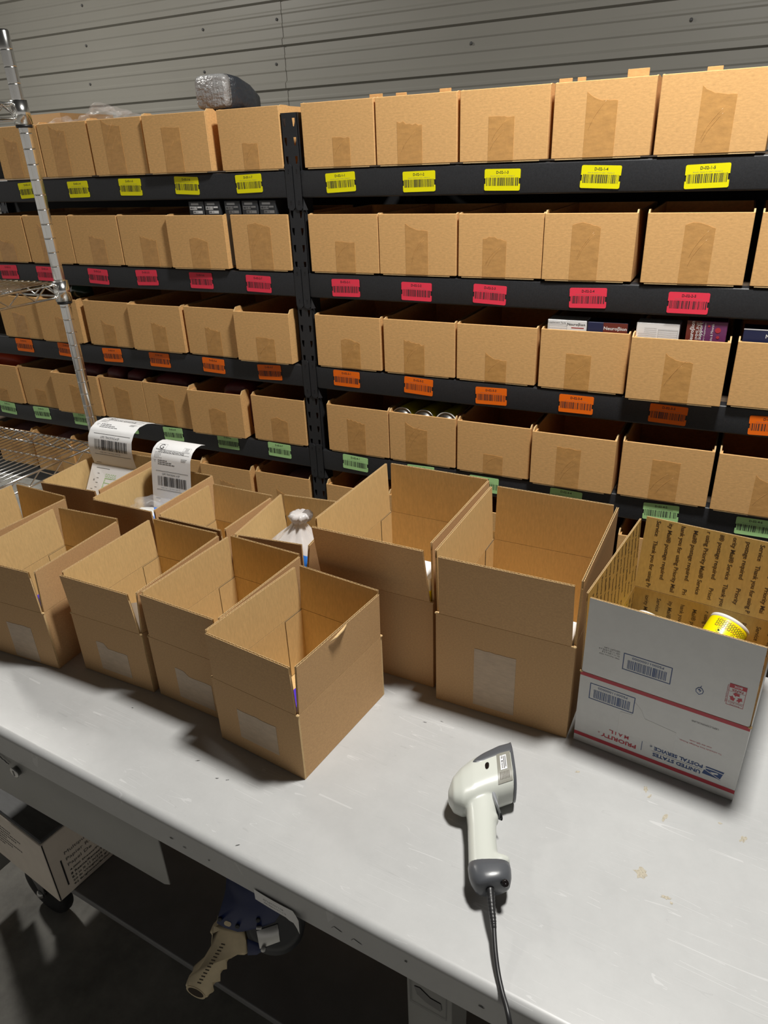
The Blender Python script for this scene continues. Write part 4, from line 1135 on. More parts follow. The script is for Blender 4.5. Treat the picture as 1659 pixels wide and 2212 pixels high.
# ------------------------------------------------------------------ things inside the cartons
class Sheet:
    # a sheet bent about a horizontal axis: profile points (y,z) carried along x
    def __init__(s, prof, x0, w, yaw=0.0):
        s.p = [Vector((0, a, b)) for a, b in prof]
        s.L = [0.0]
        for i in range(1, len(s.p)): s.L.append(s.L[-1] + (s.p[i] - s.p[i - 1]).length)
        s.x0, s.w, s.yaw = x0, w, yaw
    def at(s, u, q, off=0.0):
        q = max(0.0, min(s.L[-1], q))
        i = 0
        while i < len(s.L) - 2 and s.L[i + 1] < q: i += 1
        f = (q - s.L[i]) / (s.L[i + 1] - s.L[i])
        a = s.p[i].lerp(s.p[i + 1], f)
        t = (s.p[i + 1] - s.p[i]).normalized()
        n = Vector((0, -t.z, t.y))
        a = a + n * off
        return Vector((s.x0 + u * math.cos(s.yaw), a.y + u * math.sin(s.yaw), a.z))
    def sheet(s, b, m):
        n = 40
        vs = []
        for k in range(n + 1):
            q = s.L[-1] * k / n
            vs += [s.at(0, q), s.at(s.w, q), s.at(0, q, -0.00025), s.at(s.w, q, -0.00025)]
        fs = []
        for k in range(n):
            a = 4 * k
            fs += [(a, a + 1, a + 5, a + 4), (a + 2, a + 6, a + 7, a + 3)]
        b.add(vs, fs, m, None, True)
    def flat(s, b, mb, off=0.00045):
        # take marks laid out flat in (u, q) and wrap them on to the sheet
        for fc, mi in zip(mb.f, mb.m):
            P = [mb.v[i] for i in fc]
            y0, y1 = min(p.y for p in P), max(p.y for p in P)
            n = max(1, int((y1 - y0) / 0.003)) if len(P) == 4 else 1
            if n == 1:
                b.add([s.at(p.x, p.y, off) for p in P], [tuple(range(len(P)))], mb.mats[mi])
            else:                            # tall bars follow the bend in short steps
                x0, x1 = min(p.x for p in P), max(p.x for p in P)
                vs = []
                for k in range(n + 1):
                    q = y0 + (y1 - y0) * k / n
                    vs += [s.at(x0, q, off), s.at(x1, q, off)]
                b.add(vs, [(2 * k, 2 * k + 1, 2 * k + 3, 2 * k + 2) for k in range(n)], mb.mats[mi])
def flat_rect(m, u0, u1, v0, v1, c, n=1):
    m.rect(u0, u1, v0, v1, c, None, 0)
I4 = Matrix.Identity(4)
def subdivided_rule(m, u0, u1, v, t, c):
    m.rect(u0, u1, v - t / 2, v + t / 2, c, I4, 0)
def label_sheet(name, lab, prof, x0, w, yaw, marks, cat='label', grp=None):
    sh = Sheet(prof, x0, w, yaw)
    o = thing(name, lab, cat, (x0, prof[0][0], prof[0][1]), 0, grp)
    off = Vector((-x0, -prof[0][0], -prof[0][1]))
    b = MB(); sh.sheet(b, 'paper'); b.v = [v + off for v in b.v]
    b.build('paper_sheet', o)
    m = MB(); marks(m, sh)
    p = MB(); sh.flat(p, m); p.v = [v + off for v in p.v]
    p.build('printed_text', o)
    return sh
def marks_ship(k, base, w, big=True):
    def f(m, sh):
        def tx(s, cu, v, wd, h, c='ink', bold=0.0): m.text(s, cu * k, v, wd * k, h * k, c, I4, 0, bold, 0)
        W = w / k
        y = lambda d: base + (d if d < 0.05 else 0.05 + (d - 0.05) * 0.80) * k
        for d in (0.0, 0.0405): m.rect(0.012 * k, (W - 0.006) * k, y(d) - 0.0005, y(d) + 0.0005, 'ink', I4, 0)
        m.bars(0.016 * k, (W - 0.012) * k, y(0.009), y(0.0295), 'ink', I4, 31, 30, 0)
        tx('USPS TRACKING # EP', W * 0.5, y(0.0345), 0.046, 0.0042)
        tx('9300 1201 1140 5903 2300 46', W * 0.48, y(0.0045), 0.050, 0.0022, 'ink_grey')
        for i, (s, wd) in enumerate((('SHIP', 0.006), ('TO:', 0.004))): tx(s, 0.010, y(0.066 - 0.004 * i), wd, 0.002, 'ink_grey')
        for i, wd in enumerate((0.024, 0.038, 0.044)):
            for q in range(int(wd / 0.004)):
                m.rect((0.018 + q * 0.004) * k, (0.0206 + q * 0.004 + 0.0006 * (q % 2)) * k, y(0.0652 - 0.0048 * i), y(0.0672 - 0.0048 * i), 'ink', I4, 0)
        for i, wd in enumerate((0.018, 0.020, 0.014, 0.022)):
            for q in range(int(wd / 0.0035)):
                m.rect((0.008 + q * 0.0035) * k, (0.0102 + q * 0.0035) * k, y(0.0830 - 0.0034 * i), y(0.0842 - 0.0034 * i), 'ink_grey', I4, 0)
        for i in range(3): m.rect((W - 0.024) * k, (W - 0.009 - 0.002 * i) * k, y(0.0760 - 0.003 * i), y(0.0770 - 0.003 * i), 'ink_grey', I4, 0)
        m.rect(0.008 * k, (W - 0.006) * k, y(0.0868), y(0.0873), 'ink', I4, 0)
        tx('USPS GROUND ADVANTAGE', W * 0.48, y(0.0905), 0.066, 0.0044)
        m.rect(0.008 * k, (W - 0.006) * k, y(0.0948), y(0.0953), 'ink', I4, 0)
        m.outline(0.008 * k, 0.031 * k, y(0.0955), y(0.1135), 0.0005, 'ink_grey', I4, 0)
        tx('G', 0.0195, y(0.1045), 0.0115, 0.0125, 'ink', 0.0)
        m.outline((W - 0.026) * k, (W - 0.008) * k, y(0.0975), y(0.1100), 0.0004, 'ink_grey', I4, 0)
        for i in range(4): m.rect((W - 0.022) * k, (W - 0.012) * k, y(0.0995 + 0.0025 * i), y(0.1002 + 0.0025 * i), 'ink_grey', I4, 0)
        m.rect(0.008 * k, 0.020 * k, y(-0.020), y(-0.0188), 'ink_grey', I4, 0)
    return f
label_sheet('shipping_label', 'white shipping label printed with a large G, curling up out of the back row box', 
    [(1.262, 0.085), (1.270, 0.14), (1.278, 0.185), (1.286, 0.23), (1.292, 0.265), (1.297, 0.292), (1.302, 0.315), (1.314, 0.332), (1.332, 0.341), (1.352, 0.342), (1.368, 0.337)], -1.352, 0.130, 0.02,
    marks_ship(1.28, 0.144, 0.130), grp=None)
label_sheet('shipping_label', 'white shipping label curling backwards high over the leftmost back row box',
    [(1.3345, 0.226), (1.333, 0.245), (1.328, 0.275), (1.327, 0.300), (1.333, 0.325), (1.348, 0.345), (1.372, 0.356), (1.402, 0.357), (1.436, 0.347), (1.468, 0.330)], -1.612, 0.160, 0.02,
    marks_ship(1.5, 0.052, 0.160))
def marks_slip(m, sh):
    w = 0.155
    m.rect(0.02, 0.07, 0.146, 0.1475, 'ink_grey', I4, 0)
    for i in range(7):
        m.rect(0.028, 0.036, 0.130 - i * 0.0135, 0.1315 - i * 0.0135, 'ink_grey', I4, 0)
        m.rect(0.058, 0.085 + 0.006 * (i % 3), 0.118 - i * 0.013, 0.120 - i * 0.013, 'ink_green', I4, 0)
    m.rect(0.018, 0.022, 0.108, 0.113, 'ink_grey', I4, 0); m.rect(0.014, 0.022, 0.083, 0.0845, 'ink_grey', I4, 0)
    m.text('GOODS', 0.078, 0.128, 0.040, 0.010, 'ink_green', I4, 0, 0.0, 0)
    pts = [(0.050 + 0.010 * (k / 12) ** 2, 0.02 + 0.1 * k / 12) for k in range(13)]
    for a, c in zip(pts, pts[1:]): m.add([(a[0], a[1], 0), (a[0] + 0.0015, a[1], 0), (c[0] + 0.0015, c[1], 0), (c[0], c[1], 0)], [(0, 1, 2, 3)], 'ink_green')
    m.rect(0.062, w - 0.008, 0.1195, 0.1205, 'ink_green', I4, 0)
    for v in m.v: v.y += 0.078
label_sheet('packing_slip', 'white packing slip with pale green printing, under the curled label in the leftmost back box',
    [(1.205, 0.045), (1.250, 0.115), (1.292, 0.18), (1.332, 0.243)], -1.618, 0.158, 0.02, marks_slip, 'paper')
# pale sheet standing curled in the second box of the front row
def curved_insert():
    b = MB()
    vs = []
    n = 18
    for k in range(n + 1):
        a = -0.2 + 1.5 * k / n
        x, y = -1.085 + 0.075 * math.sin(a), 0.935 - 0.075 * math.cos(a)
        vs += [(x, y, 0.006), (x, y, 0.186)]
    b.add(vs, [(2 * k, 2 * k + 2, 2 * k + 3, 2 * k + 1) for k in range(n)], 'paper', Matrix.Translation((1.06, -0.9, 0)), True)
    o = b.build('paper_insert')
    solo(o, 'curled white paper standing inside the box two left of the nearest one', 'paper', (-1.06, 0.9, 0.0047))
    q = MB()
    for i in range(26):
        q.rect(-0.0035, 0.0035 - 0.003 * (i % 3 == 0), 0.07 + i * 0.004, 0.0725 + i * 0.004, 'ink_grey', frame((0.047, 0.026, 0), (0.28, 0.96, 0), (0, 0, 1), (0.96, -0.28, 0)), 0.0012)
    q.build('printed_text', o)
curved_insert()
def small_carton(name, lab, cat, x, y, yaw, w, d, h, m, band=None, lidm=None):
    o = thing(name, lab, cat, (x, y, 0.0047), yaw)
    b = MB(); b.bev(-w / 2, w / 2, -d / 2, d / 2, 0, h, 0.0015, m, seg=1, smooth=False)
    b.build('carton_body', o)
    if band:
        z0, z1, bm = band
        b = MB(); b.bev(-w / 2 - 0.0006, w / 2 + 0.0006, -d / 2 - 0.0006, d / 2 + 0.0006, z0, z1, 0.001, bm, seg=1, smooth=False)
        b.build('colour_band', o)
    return o
small_carton('product_carton', 'violet-blue carton seen through the slot of the nearest box', 'box', -0.612, 0.822, -0.117, 0.034, 0.052, 0.128, 'violet_blue')
small_carton('product_carton', 'violet-blue carton glimpsed in the slot of the box at the left edge', 'box', -1.285, 0.85, 0.044, 0.05, 0.06, 0.152, 'violet_blue')
small_carton('product_carton', 'white and yellow carton seen through the slot of the large middle box', 'box', -0.492, 1.135, -0.024, 0.055, 0.065, 0.250, 'paper', (0.10, 0.224, 'can_yellow'))
o = small_carton('product_carton', 'white carton seen through the slot of the large taped box', 'box', -0.204, 1.10, -0.015, 0.054, 0.065, 0.208, 'paper')
b = MB(); T = front(0, -0.0331, 0)
for k in range(5): b.rect(-0.004 + 0.004 * k, -0.0015 + 0.004 * k, 0.192, 0.194, 'ink_grey', T)
b.build('printed_text', o)

def bottle_in_bag():
    o = thing('bottle', 'white bottle with a blue band lying in clear film in the label box', 'bottle', (-1.287, 1.215, 0.172), 0)
    q = Vector((-0.55, -0.55, 0.35)).normalized().to_track_quat('Z', 'Y').to_matrix().to_4x4()
    b = MB(); b.lathe([(0.0, -0.075), (0.030, -0.075), (0.034, -0.068), (0.034, 0.02), (0.028, 0.045), (0.018, 0.055), (0.018, 0.07), (0.0, 0.072)], 'bottle_white', 26, q)
    b.build('bottle_body', o)
    b = MB(); b.lathe([(0.0345, -0.01), (0.0352, -0.008), (0.0352, 0.014), (0.0345, 0.016)], 'blue_print', 26, q, cap=False)
    b.build('blue_band', o, 'glossy blue band')
    b = MB(); b.bev(-0.03, 0.03, -0.04, 0.04, -0.167, -0.06, 0.01, 'bottle_white'); b.build('lower_pouch', o)
bottle_in_bag()
lump('film_wrap', 'crinkled clear film around the bottle in the label box', 'film', (-1.285, 1.213, 0.190), (0.066, 0.058, 0.046), 'film', 21, 4, 0.22)

def frosted_bag():
    o = thing('plastic_bag', 'knotted frosted plastic bag with a blue printed band in the back row box', 'bag', (-0.866, 1.225, 0.0047), 0)
    rg = random.Random(5)
    b = MB()
    rings = []
    n = 48
    PROF = ((0.0, 0.068, 0, 0), (0.01, 0.074, 0, 0), (0.10, 0.078, 0, 0), (0.150, 0.077, 0, 0), (0.172, 0.073, 0.002, 0), (0.195, 0.055, 0.006, 0.0), (0.215, 0.036, 0.010, 0.002), (0.232, 0.020, 0.014, 0.004), (0.241, 0.015, 0.016, 0.005), (0.250, 0.021, 0.018, 0.006), (0.262, 0.026, 0.020, 0.006), (0.268, 0.018, 0.021, 0.006))
    for z, r, ox, oy in PROF:
        fold = 0.30 * max(0, (z - 0.1) / 0.14)
        rings.append([(ox + r * 1.0 * (1 + fold * 0.35 * math.sin(9 * a + z * 40) + fold * 0.2 * math.sin(17 * a)) * math.cos(a), oy + r * (1 + fold * 0.35 * math.sin(9 * a + z * 40) + fold * 0.2 * math.sin(17 * a)) * math.sin(a), z) for a in [2 * PI * k / n for k in range(n)]])
    b.loft(rings, 'frosted')
    b.build('bag_body', o)
    b = MB()
    b.loft([[(0.030 + 0.016 * f + p[0], 0.006 + 0.0 * f, 0.246 + 0.032 * f + p[1] * (1)) for p in ring(0, 0, 0, 0.012 * s, 0.005 * s, 14)] for f, s in ((0, .6), (.3, 1.2), (.6, 1.3), (.85, 1.0), (1, .3))], 'frosted')
    b.build('bag_tail', o)
    # blue band wrapped over the front right of the bag
    b = MB()
    def P(a, z, off):
        k = 0
        zs = [q[0] for q in PROF]; rs = [q[1] for q in PROF]
        i = 0
        while i < len(zs) - 2 and zs[i + 1] < z: i += 1
        f = (z - zs[i]) / (zs[i + 1] - zs[i])
        r = rs[i] + (rs[i + 1] - rs[i]) * f + off
        fold = 0.30 * max(0, (z - 0.1) / 0.14)
        r *= (1 + fold * 0.35 * math.sin(9 * a + z * 40) + fold * 0.2 * math.sin(17 * a))
        return (r * math.cos(a) + 0.004, r * math.sin(a), z)
    vs = []
    N = 16
    for k in range(N + 1):
        a = math.radians(-100 + 95 * k / N)
        zc = 0.176 - 0.040 * ((k / N - 0.35) * 1.25) ** 2
        for j in range(4): vs.append(P(a, zc - 0.016 + 0.0105 * j, 0.0035))
    b.add(vs, [(4 * k + j, 4 * k + 4 + j, 4 * k + 5 + j, 4 * k + 1 + j) for k in range(N) for j in range(3)], 'blue_print', None, True)
    m = MB(); m.text('boll d plai', 0.5, 0.5, 0.80, 0.55, 'white_ink', I4, 0, 0.02, 0)
    def W(v):
        a = math.radians(-100 + 95 * v.x)
        zc = 0.176 - 0.040 * ((v.x - 0.35) * 1.25) ** 2
        return P(a, zc - 0.016 + 0.0315 * v.y, 0.0050)
    b.add([W(v) for v in m.v], m.f, 'white_ink')
    b.build('printed_band', o, 'blue band with white lettering')
frosted_bag()

g = 'yellow spray cans in the postal box'
def postal_can(lab, base, axis, spin):
    r, L = 0.0375, 0.17
    o = spray_can('spray_can', lab, base, axis, r, L, g, 'bottle_white', spin)
    b = MB()
    def cyl(u, z, off): return ((r + off) * math.cos(u / r), (r + off) * math.sin(u / r), z)
    m = MB()
    for i in range(9):                       # small print near the base
        m.rect(-0.040, 0.040, 0.0145 + i * 0.0026, 0.0153 + i * 0.0026, 'ink_board', I4, 0) if False else None
        for q in range(20):
            u = -0.040 + q * 0.004 + 0.0006 * ((q * 7 + i) % 3)
            m.rect(u, u + 0.0026, 0.0115 + i * 0.0020, 0.0123 + i * 0.0020, 'ink_red' if i in (0, 7) else 'ink', I4, 0)
    for cu in (-0.026, 0.0, 0.026):          # round outlined icons with a leaf
        for k in range(18):
            a0, a1 = 2 * PI * k / 20, 2 * PI * (k + 1) / 20
            m.add([(cu + q * math.cos(a), 0.0362 + q * math.sin(a), 0) for q, a in ((0.0050, a0), (0.0055, a0), (0.0055, a1), (0.0050, a1))], [(0, 1, 2, 3)], 'ink')
        m.poly([(cu - 0.002, 0.0362), (cu + 0.001, 0.0335), (cu + 0.003, 0.0355), (cu + 0.001, 0.039)], 'bottle_green', I4, 0)
    # red flash with white lettering
    for k in range(14):
        u0, u1 = -0.042 + 0.006 * k, -0.036 + 0.006 * k
        def h(u): return 0.0425 + 0.008 * (u / 0.042) ** 2
        m.add([(u0, h(u0), 0), (u1, h(u1), 0), (u1, 0.090, 0), (u0, 0.090, 0)], [(0, 1, 2, 3)], 'can_red')
    b.add([cyl(v.x, v.y, 0.0004) for v in m.v], m.f, [m.mats[i] for i in m.m])
    m = MB()
    m.text('CONTACT SPRAY', 0.0, 0.056, 0.064, 0.011, 'white_ink', I4, 0, 0.02, 0)
    b.add([cyl(v.x, v.y, 0.0008) for v in m.v], m.f, 'white_ink')
    b.build('can_print', o)
ax = Vector((-0.34, -0.76, -0.55))
postal_can('yellow spray can with red lettering, base up, at the right in the postal box', (0.080, 1.335, 0.148), ax, 0.85)
postal_can('yellow spray can low behind the front flap at the left in the postal box', (-0.058, 1.335, 0.116), ax, 0.6)

# ------------------------------------------------------------------ barcode scanner lying on its side
def scanner():
    ox, oy = -0.24, 0.78
    root = thing('barcode_scanner', 'pale grey handheld barcode scanner lying on its side on the bench', 'scanner', (ox, oy, 0.0))
    ZC = 0.0365
    SEC = [((-0.3125, 0.809), (-0.3065, 0.795), 0.011), ((-0.3135, 0.834), (-0.293, 0.785), 0.024), ((-0.308, 0.857), (-0.277, 0.785), 0.030),
           ((-0.297, 0.881), (-0.261, 0.797), 0.0335), ((-0.281, 0.905), (-0.244, 0.815), 0.0345), ((-0.264, 0.929), (-0.226, 0.832), 0.0350), ((-0.249, 0.943), (-0.209, 0.850), 0.0345)]
    E = 2.9
    def sec(f):
        f = max(0, min(len(SEC) - 1.0001, f)); i = int(f); q = f - i
        a, b = SEC[i], SEC[i + 1]
        L = lambda p, r: p + (r - p) * q
        return (L(a[0][0], b[0][0]), L(a[0][1], b[0][1])), (L(a[1][0], b[1][0]), L(a[1][1], b[1][1])), L(a[2], b[2])
    def surf(f, t, off=0.0):
        tp_, bt, th = sec(f)
        c = Vector(((tp_[0] + bt[0]) / 2, (tp_[1] + bt[1]) / 2, ZC))
        e1 = Vector((tp_[0] - bt[0], tp_[1] - bt[1], 0)); a = e1.length / 2 + off; e1.normalize()
        ct, st = math.cos(t), math.sin(t)
        p = c + e1 * (a * math.copysign(abs(ct) ** (2 / E), ct)) + Vector((0, 0, (th + off) * math.copysign(abs(st) ** (2 / E), st)))
        return p - Vector((ox, oy, 0))
    N = 36
    b = MB()
    b.loft([[surf(f, 2 * PI * k / N) for k in range(N)] for f in [0, .3, .6, 1, 1.5, 2, 2.5, 3, 3.5, 4, 4.5, 5, 5.5, 5.999]], 'scan_white')
    def limb(pts, m, e=2.3, n=28):
        # pts: (x, y, half width, half thickness)
        rings = []
        for i, (x, y, hw, ht) in enumerate(pts):
            a = Vector(pts[max(i - 1, 0)][:2]); c = Vector(pts[min(i + 1, len(pts) - 1)][:2])
            t = (c - a).normalized(); nrm = Vector((-t.y, t.x))
            r = []
            for k in range(n):
                q = 2 * PI * k / n
                cc, ss = math.cos(q), math.sin(q)
                p = nrm * (hw * math.copysign(abs(cc) ** (2 / e), cc))
                r.append((x + p.x - ox, y + p.y - oy, ZC + ht * math.copysign(abs(ss) ** (2 / e), ss)))
            rings.append(r)
        m.loft(rings, 'scan_white')
    limb([(-0.263, 0.835, 0.026, 0.024), (-0.254, 0.808, 0.027, 0.022), (-0.245, 0.785, 0.0245, 0.0195), (-0.237, 0.764, 0.0228, 0.0188), (-0.229, 0.742, 0.0222, 0.0186), (-0.220, 0.720, 0.0226, 0.0190), (-0.212, 0.703, 0.0242, 0.0196), (-0.207, 0.694, 0.0245, 0.0196)], b)
    limb([(-0.214, 0.712, 0.013, 0.017), (-0.199, 0.716, 0.012, 0.016), (-0.188, 0.7205, 0.010, 0.014), (-0.180, 0.7250, 0.0055, 0.010)], b)
    limb([(-0.232, 0.787, 0.012, 0.015), (-0.225, 0.792, 0.010, 0.013), (-0.221, 0.795, 0.006, 0.009)], b)
    o = b.build('scanner_body', None)
    md = o.modifiers.new('r', 'REMESH'); md.mode = 'VOXEL'; md.voxel_size = 0.0014; md.use_smooth_shade = True
    ms = o.modifiers.new('s', 'SMOOTH'); ms.factor = 0.6; ms.iterations = 22
    me = bpy.data.meshes.new_from_object(o.evaluated_get(bpy.context.evaluated_depsgraph_get()))
    o.modifiers.clear(); o.data = me
    me.materials.clear(); me.materials.append(M['scan_white'])
    for p in me.polygons: p.use_smooth = True
    o.parent = root
    # soft grey bumper along the top of the head, one on each cheek
    for sg in (1, -1):
        q = MB()
        n, mth = 22, 10
        lo = lambda f: math.radians(66 - 20 * min(1, f / 0.25) ** 0.6 - 8 * f)
        hi = lambda f: math.radians(66 + 11 * min(1, f / 0.2) ** 0.6 + 4 * f)
        top = [[surf(3.05 + 2.93 * f, sg * (lo(f) + (hi(f) - lo(f)) * j / mth), 0.0016 - 0.002 * (abs(j / mth - 0.5) * 2) ** 6) for j in range(mth + 1)] for f in [k / n for k in range(n + 1)]]
        q.loft(top, 'scan_grey', None, False, True, False)
        q.build('bumper', root, 'dark grey rubber bumper')
    q = MB()                                  # grey nose frame and dark exit window
    fr = []
    for f, off, push in ((5.93, 0.0010, 0.0), (5.999, 0.0012, 0.003), (5.999, -0.003, 0.0045), (5.999, -0.006, 0.002)):
        d = Vector((0.55, 0.83, 0)) * push
        fr.append([surf(f, 2 * PI * k / N, off) + d for k in range(N)])
    q.loft(fr, 'scan_grey', None, False)
    q.build('nose_frame', root, 'grey nose frame')
    q = MB(); q.add([surf(5.999, 2 * PI * k / N, -0.005) + Vector((0.0016, 0.0024, 0)) for k in range(N)], [tuple(range(N))], 'window')
    q.build('exit_window', root, 'dark exit window')
    # rating label on the cheek
    q = MB()
    def patch(f0, f1, t0, t1, off, m, nf=6, nt=6):
        vs = [surf(f0 + (f1 - f0) * i / nf, math.radians(t0 + (t1 - t0) * j / nt), off) for i in range(nf + 1) for j in range(nt + 1)]
        q.add(vs, [(i * (nt + 1) + j, (i + 1) * (nt + 1) + j, (i + 1) * (nt + 1) + j + 1, i * (nt + 1) + j + 1) for i in range(nf) for j in range(nt)], m, None, True)
    patch(4.75, 5.86, 78, 136, 0.0007, 'scan_label')
    patch(4.98, 5.50, 84, 104, 0.0011, 'paper')
    for i in range(10):
        t = 85 + 1.7 * i
        patch(5.06, 5.20, t, t + (0.5, 0.9)[i % 2], 0.0014, 'ink', 1, 1)
    for f0, f1, a, c in ((5.25, 5.31, 86, 102), (5.37, 5.43, 86, 100)): patch(f0, f1, a, c, 0.0014, 'ink', 1, 4)
    for i in range(7): patch(4.92 + 0.11 * i, 4.955 + 0.11 * i, 108, 126, 0.0012, 'ink_board', 1, 4)
    q.build('rating_label', root, 'taupe rating label with a white barcode sticker')
    q = MB()
    q.add([surf(4.03 + 0.15 * math.cos(2 * PI * k / 18), math.radians(89 + 3.6 * math.sin(2 * PI * k / 18)), 0.0006) for k in range(18)], [tuple(range(18))], 'window')
    q.build('screw_hole', root, 'dark screw hole')
    q = MB()                                  # trigger
    pts = [(-0.2400, 0.8320), (-0.2360, 0.820), (-0.2300, 0.810), (-0.2245, 0.803), (-0.2170, 0.797)]
    rr = [0.0105, 0.0140, 0.0140, 0.0120, 0.0070]
    q.loft([[(x + 0.0 + r * 0.95 * math.cos(a) * 0.75 - ox, y + r * 0.95 * math.cos(a) * -0.6 - oy, ZC + 0.005 + r * 1.25 * math.sin(a)) for a in [2 * PI * k / 18 for k in range(18)]] for (x, y), r in zip(pts, rr)], 'scan_trig')
    q.build('trigger', root, 'silver grey trigger')
    q = MB()                                  # end cap
    E_ = [(-0.2062, 0.7060, 0.0300, 0.0170), (-0.2050, 0.7030, 0.0318, 0.0208), (-0.2005, 0.6940, 0.0320, 0.0215), (-0.1955, 0.6850, 0.0305, 0.0212), (-0.1905, 0.6765, 0.0265, 0.0200), (-0.1885, 0.6735, 0.0215, 0.0165)]
    mm = MB()
    limb(E_, mm, 2.8)
    mm.mats = ['scan_grey']
    mm.build('end_cap', root, 'dark grey end cap')
    q = MB()
    T = Matrix.Translation((-0.1765 - ox, 0.6835 - oy, ZC + 0.008)) @ Vector((0.45, -0.55, 0.70)).to_track_quat('Z', 'Y').to_matrix().to_4x4()
    q.lathe([(0.0052, 0.0), (0.0055, 0.010), (0.0042, 0.0125), (0.0, 0.0095)], 'window', 18, T)
    q.build('cap_screw', root)
    # ribbed strain relief and cable running off the front edge
    P = [Vector(p) - Vector((ox, oy, 0)) for p in [(-0.1965, 0.6800, 0.0365), (-0.1915, 0.668, 0.0355), (-0.186, 0.656, 0.0335), (-0.180, 0.643, 0.0300), (-0.174, 0.631, 0.0262), (-0.171, 0.6245, 0.0238)]]
    q = MB()
    pts, rs = [], []
    n = 44
    for k in range(n + 1):
        f = k / n * (len(P) - 1); i = min(int(f), len(P) - 2)
        pts.append(P[i].lerp(P[i + 1], f - i))
        base = 0.0074 - 0.0038 * k / n
        rs.append(base * (0.90 if (4 < k < 42 and k % 3 == 0) else 1.0))
    q.tube(pts, rs, 'black_plastic', 16)
    q.build('strain_relief', root, 'black ribbed strain relief')
    q = MB()
    cp = [(-0.172, 0.627, 0.0245), (-0.166, 0.612, 0.0200), (-0.158, 0.594, 0.0145), (-0.148, 0.575, 0.0085), (-0.136, 0.556, 0.0048), (-0.128, 0.545, 0.0040), (-0.121, 0.534, 0.0020), (-0.116, 0.526, -0.006), (-0.113, 0.520, -0.022), (-0.111, 0.518, -0.06), (-0.108, 0.516, -0.16), (-0.104, 0.518, -0.32), (-0.10, 0.53, -0.45)]
    cp = [Vector(p) - Vector((ox, oy, 0)) for p in cp]
    fine = []
    for i in range(len(cp) - 1):
        for s in (0, .25, .5, .75): 
            p0, p1, p2, p3 = cp[max(i - 1, 0)], cp[i], cp[i + 1], cp[min(i + 2, len(cp) - 1)]
            fine.append(0.5 * ((2 * p1) + (p2 - p0) * s + (2 * p0 - 5 * p1 + 4 * p2 - p3) * s * s + (3 * p1 - p0 - 3 * p2 + p3) * s ** 3))
    fine.append(cp[-1])
    q.tube(fine, 0.0034, 'black_plastic', 12)
    q.build('cable', root, 'black cable')
scanner()

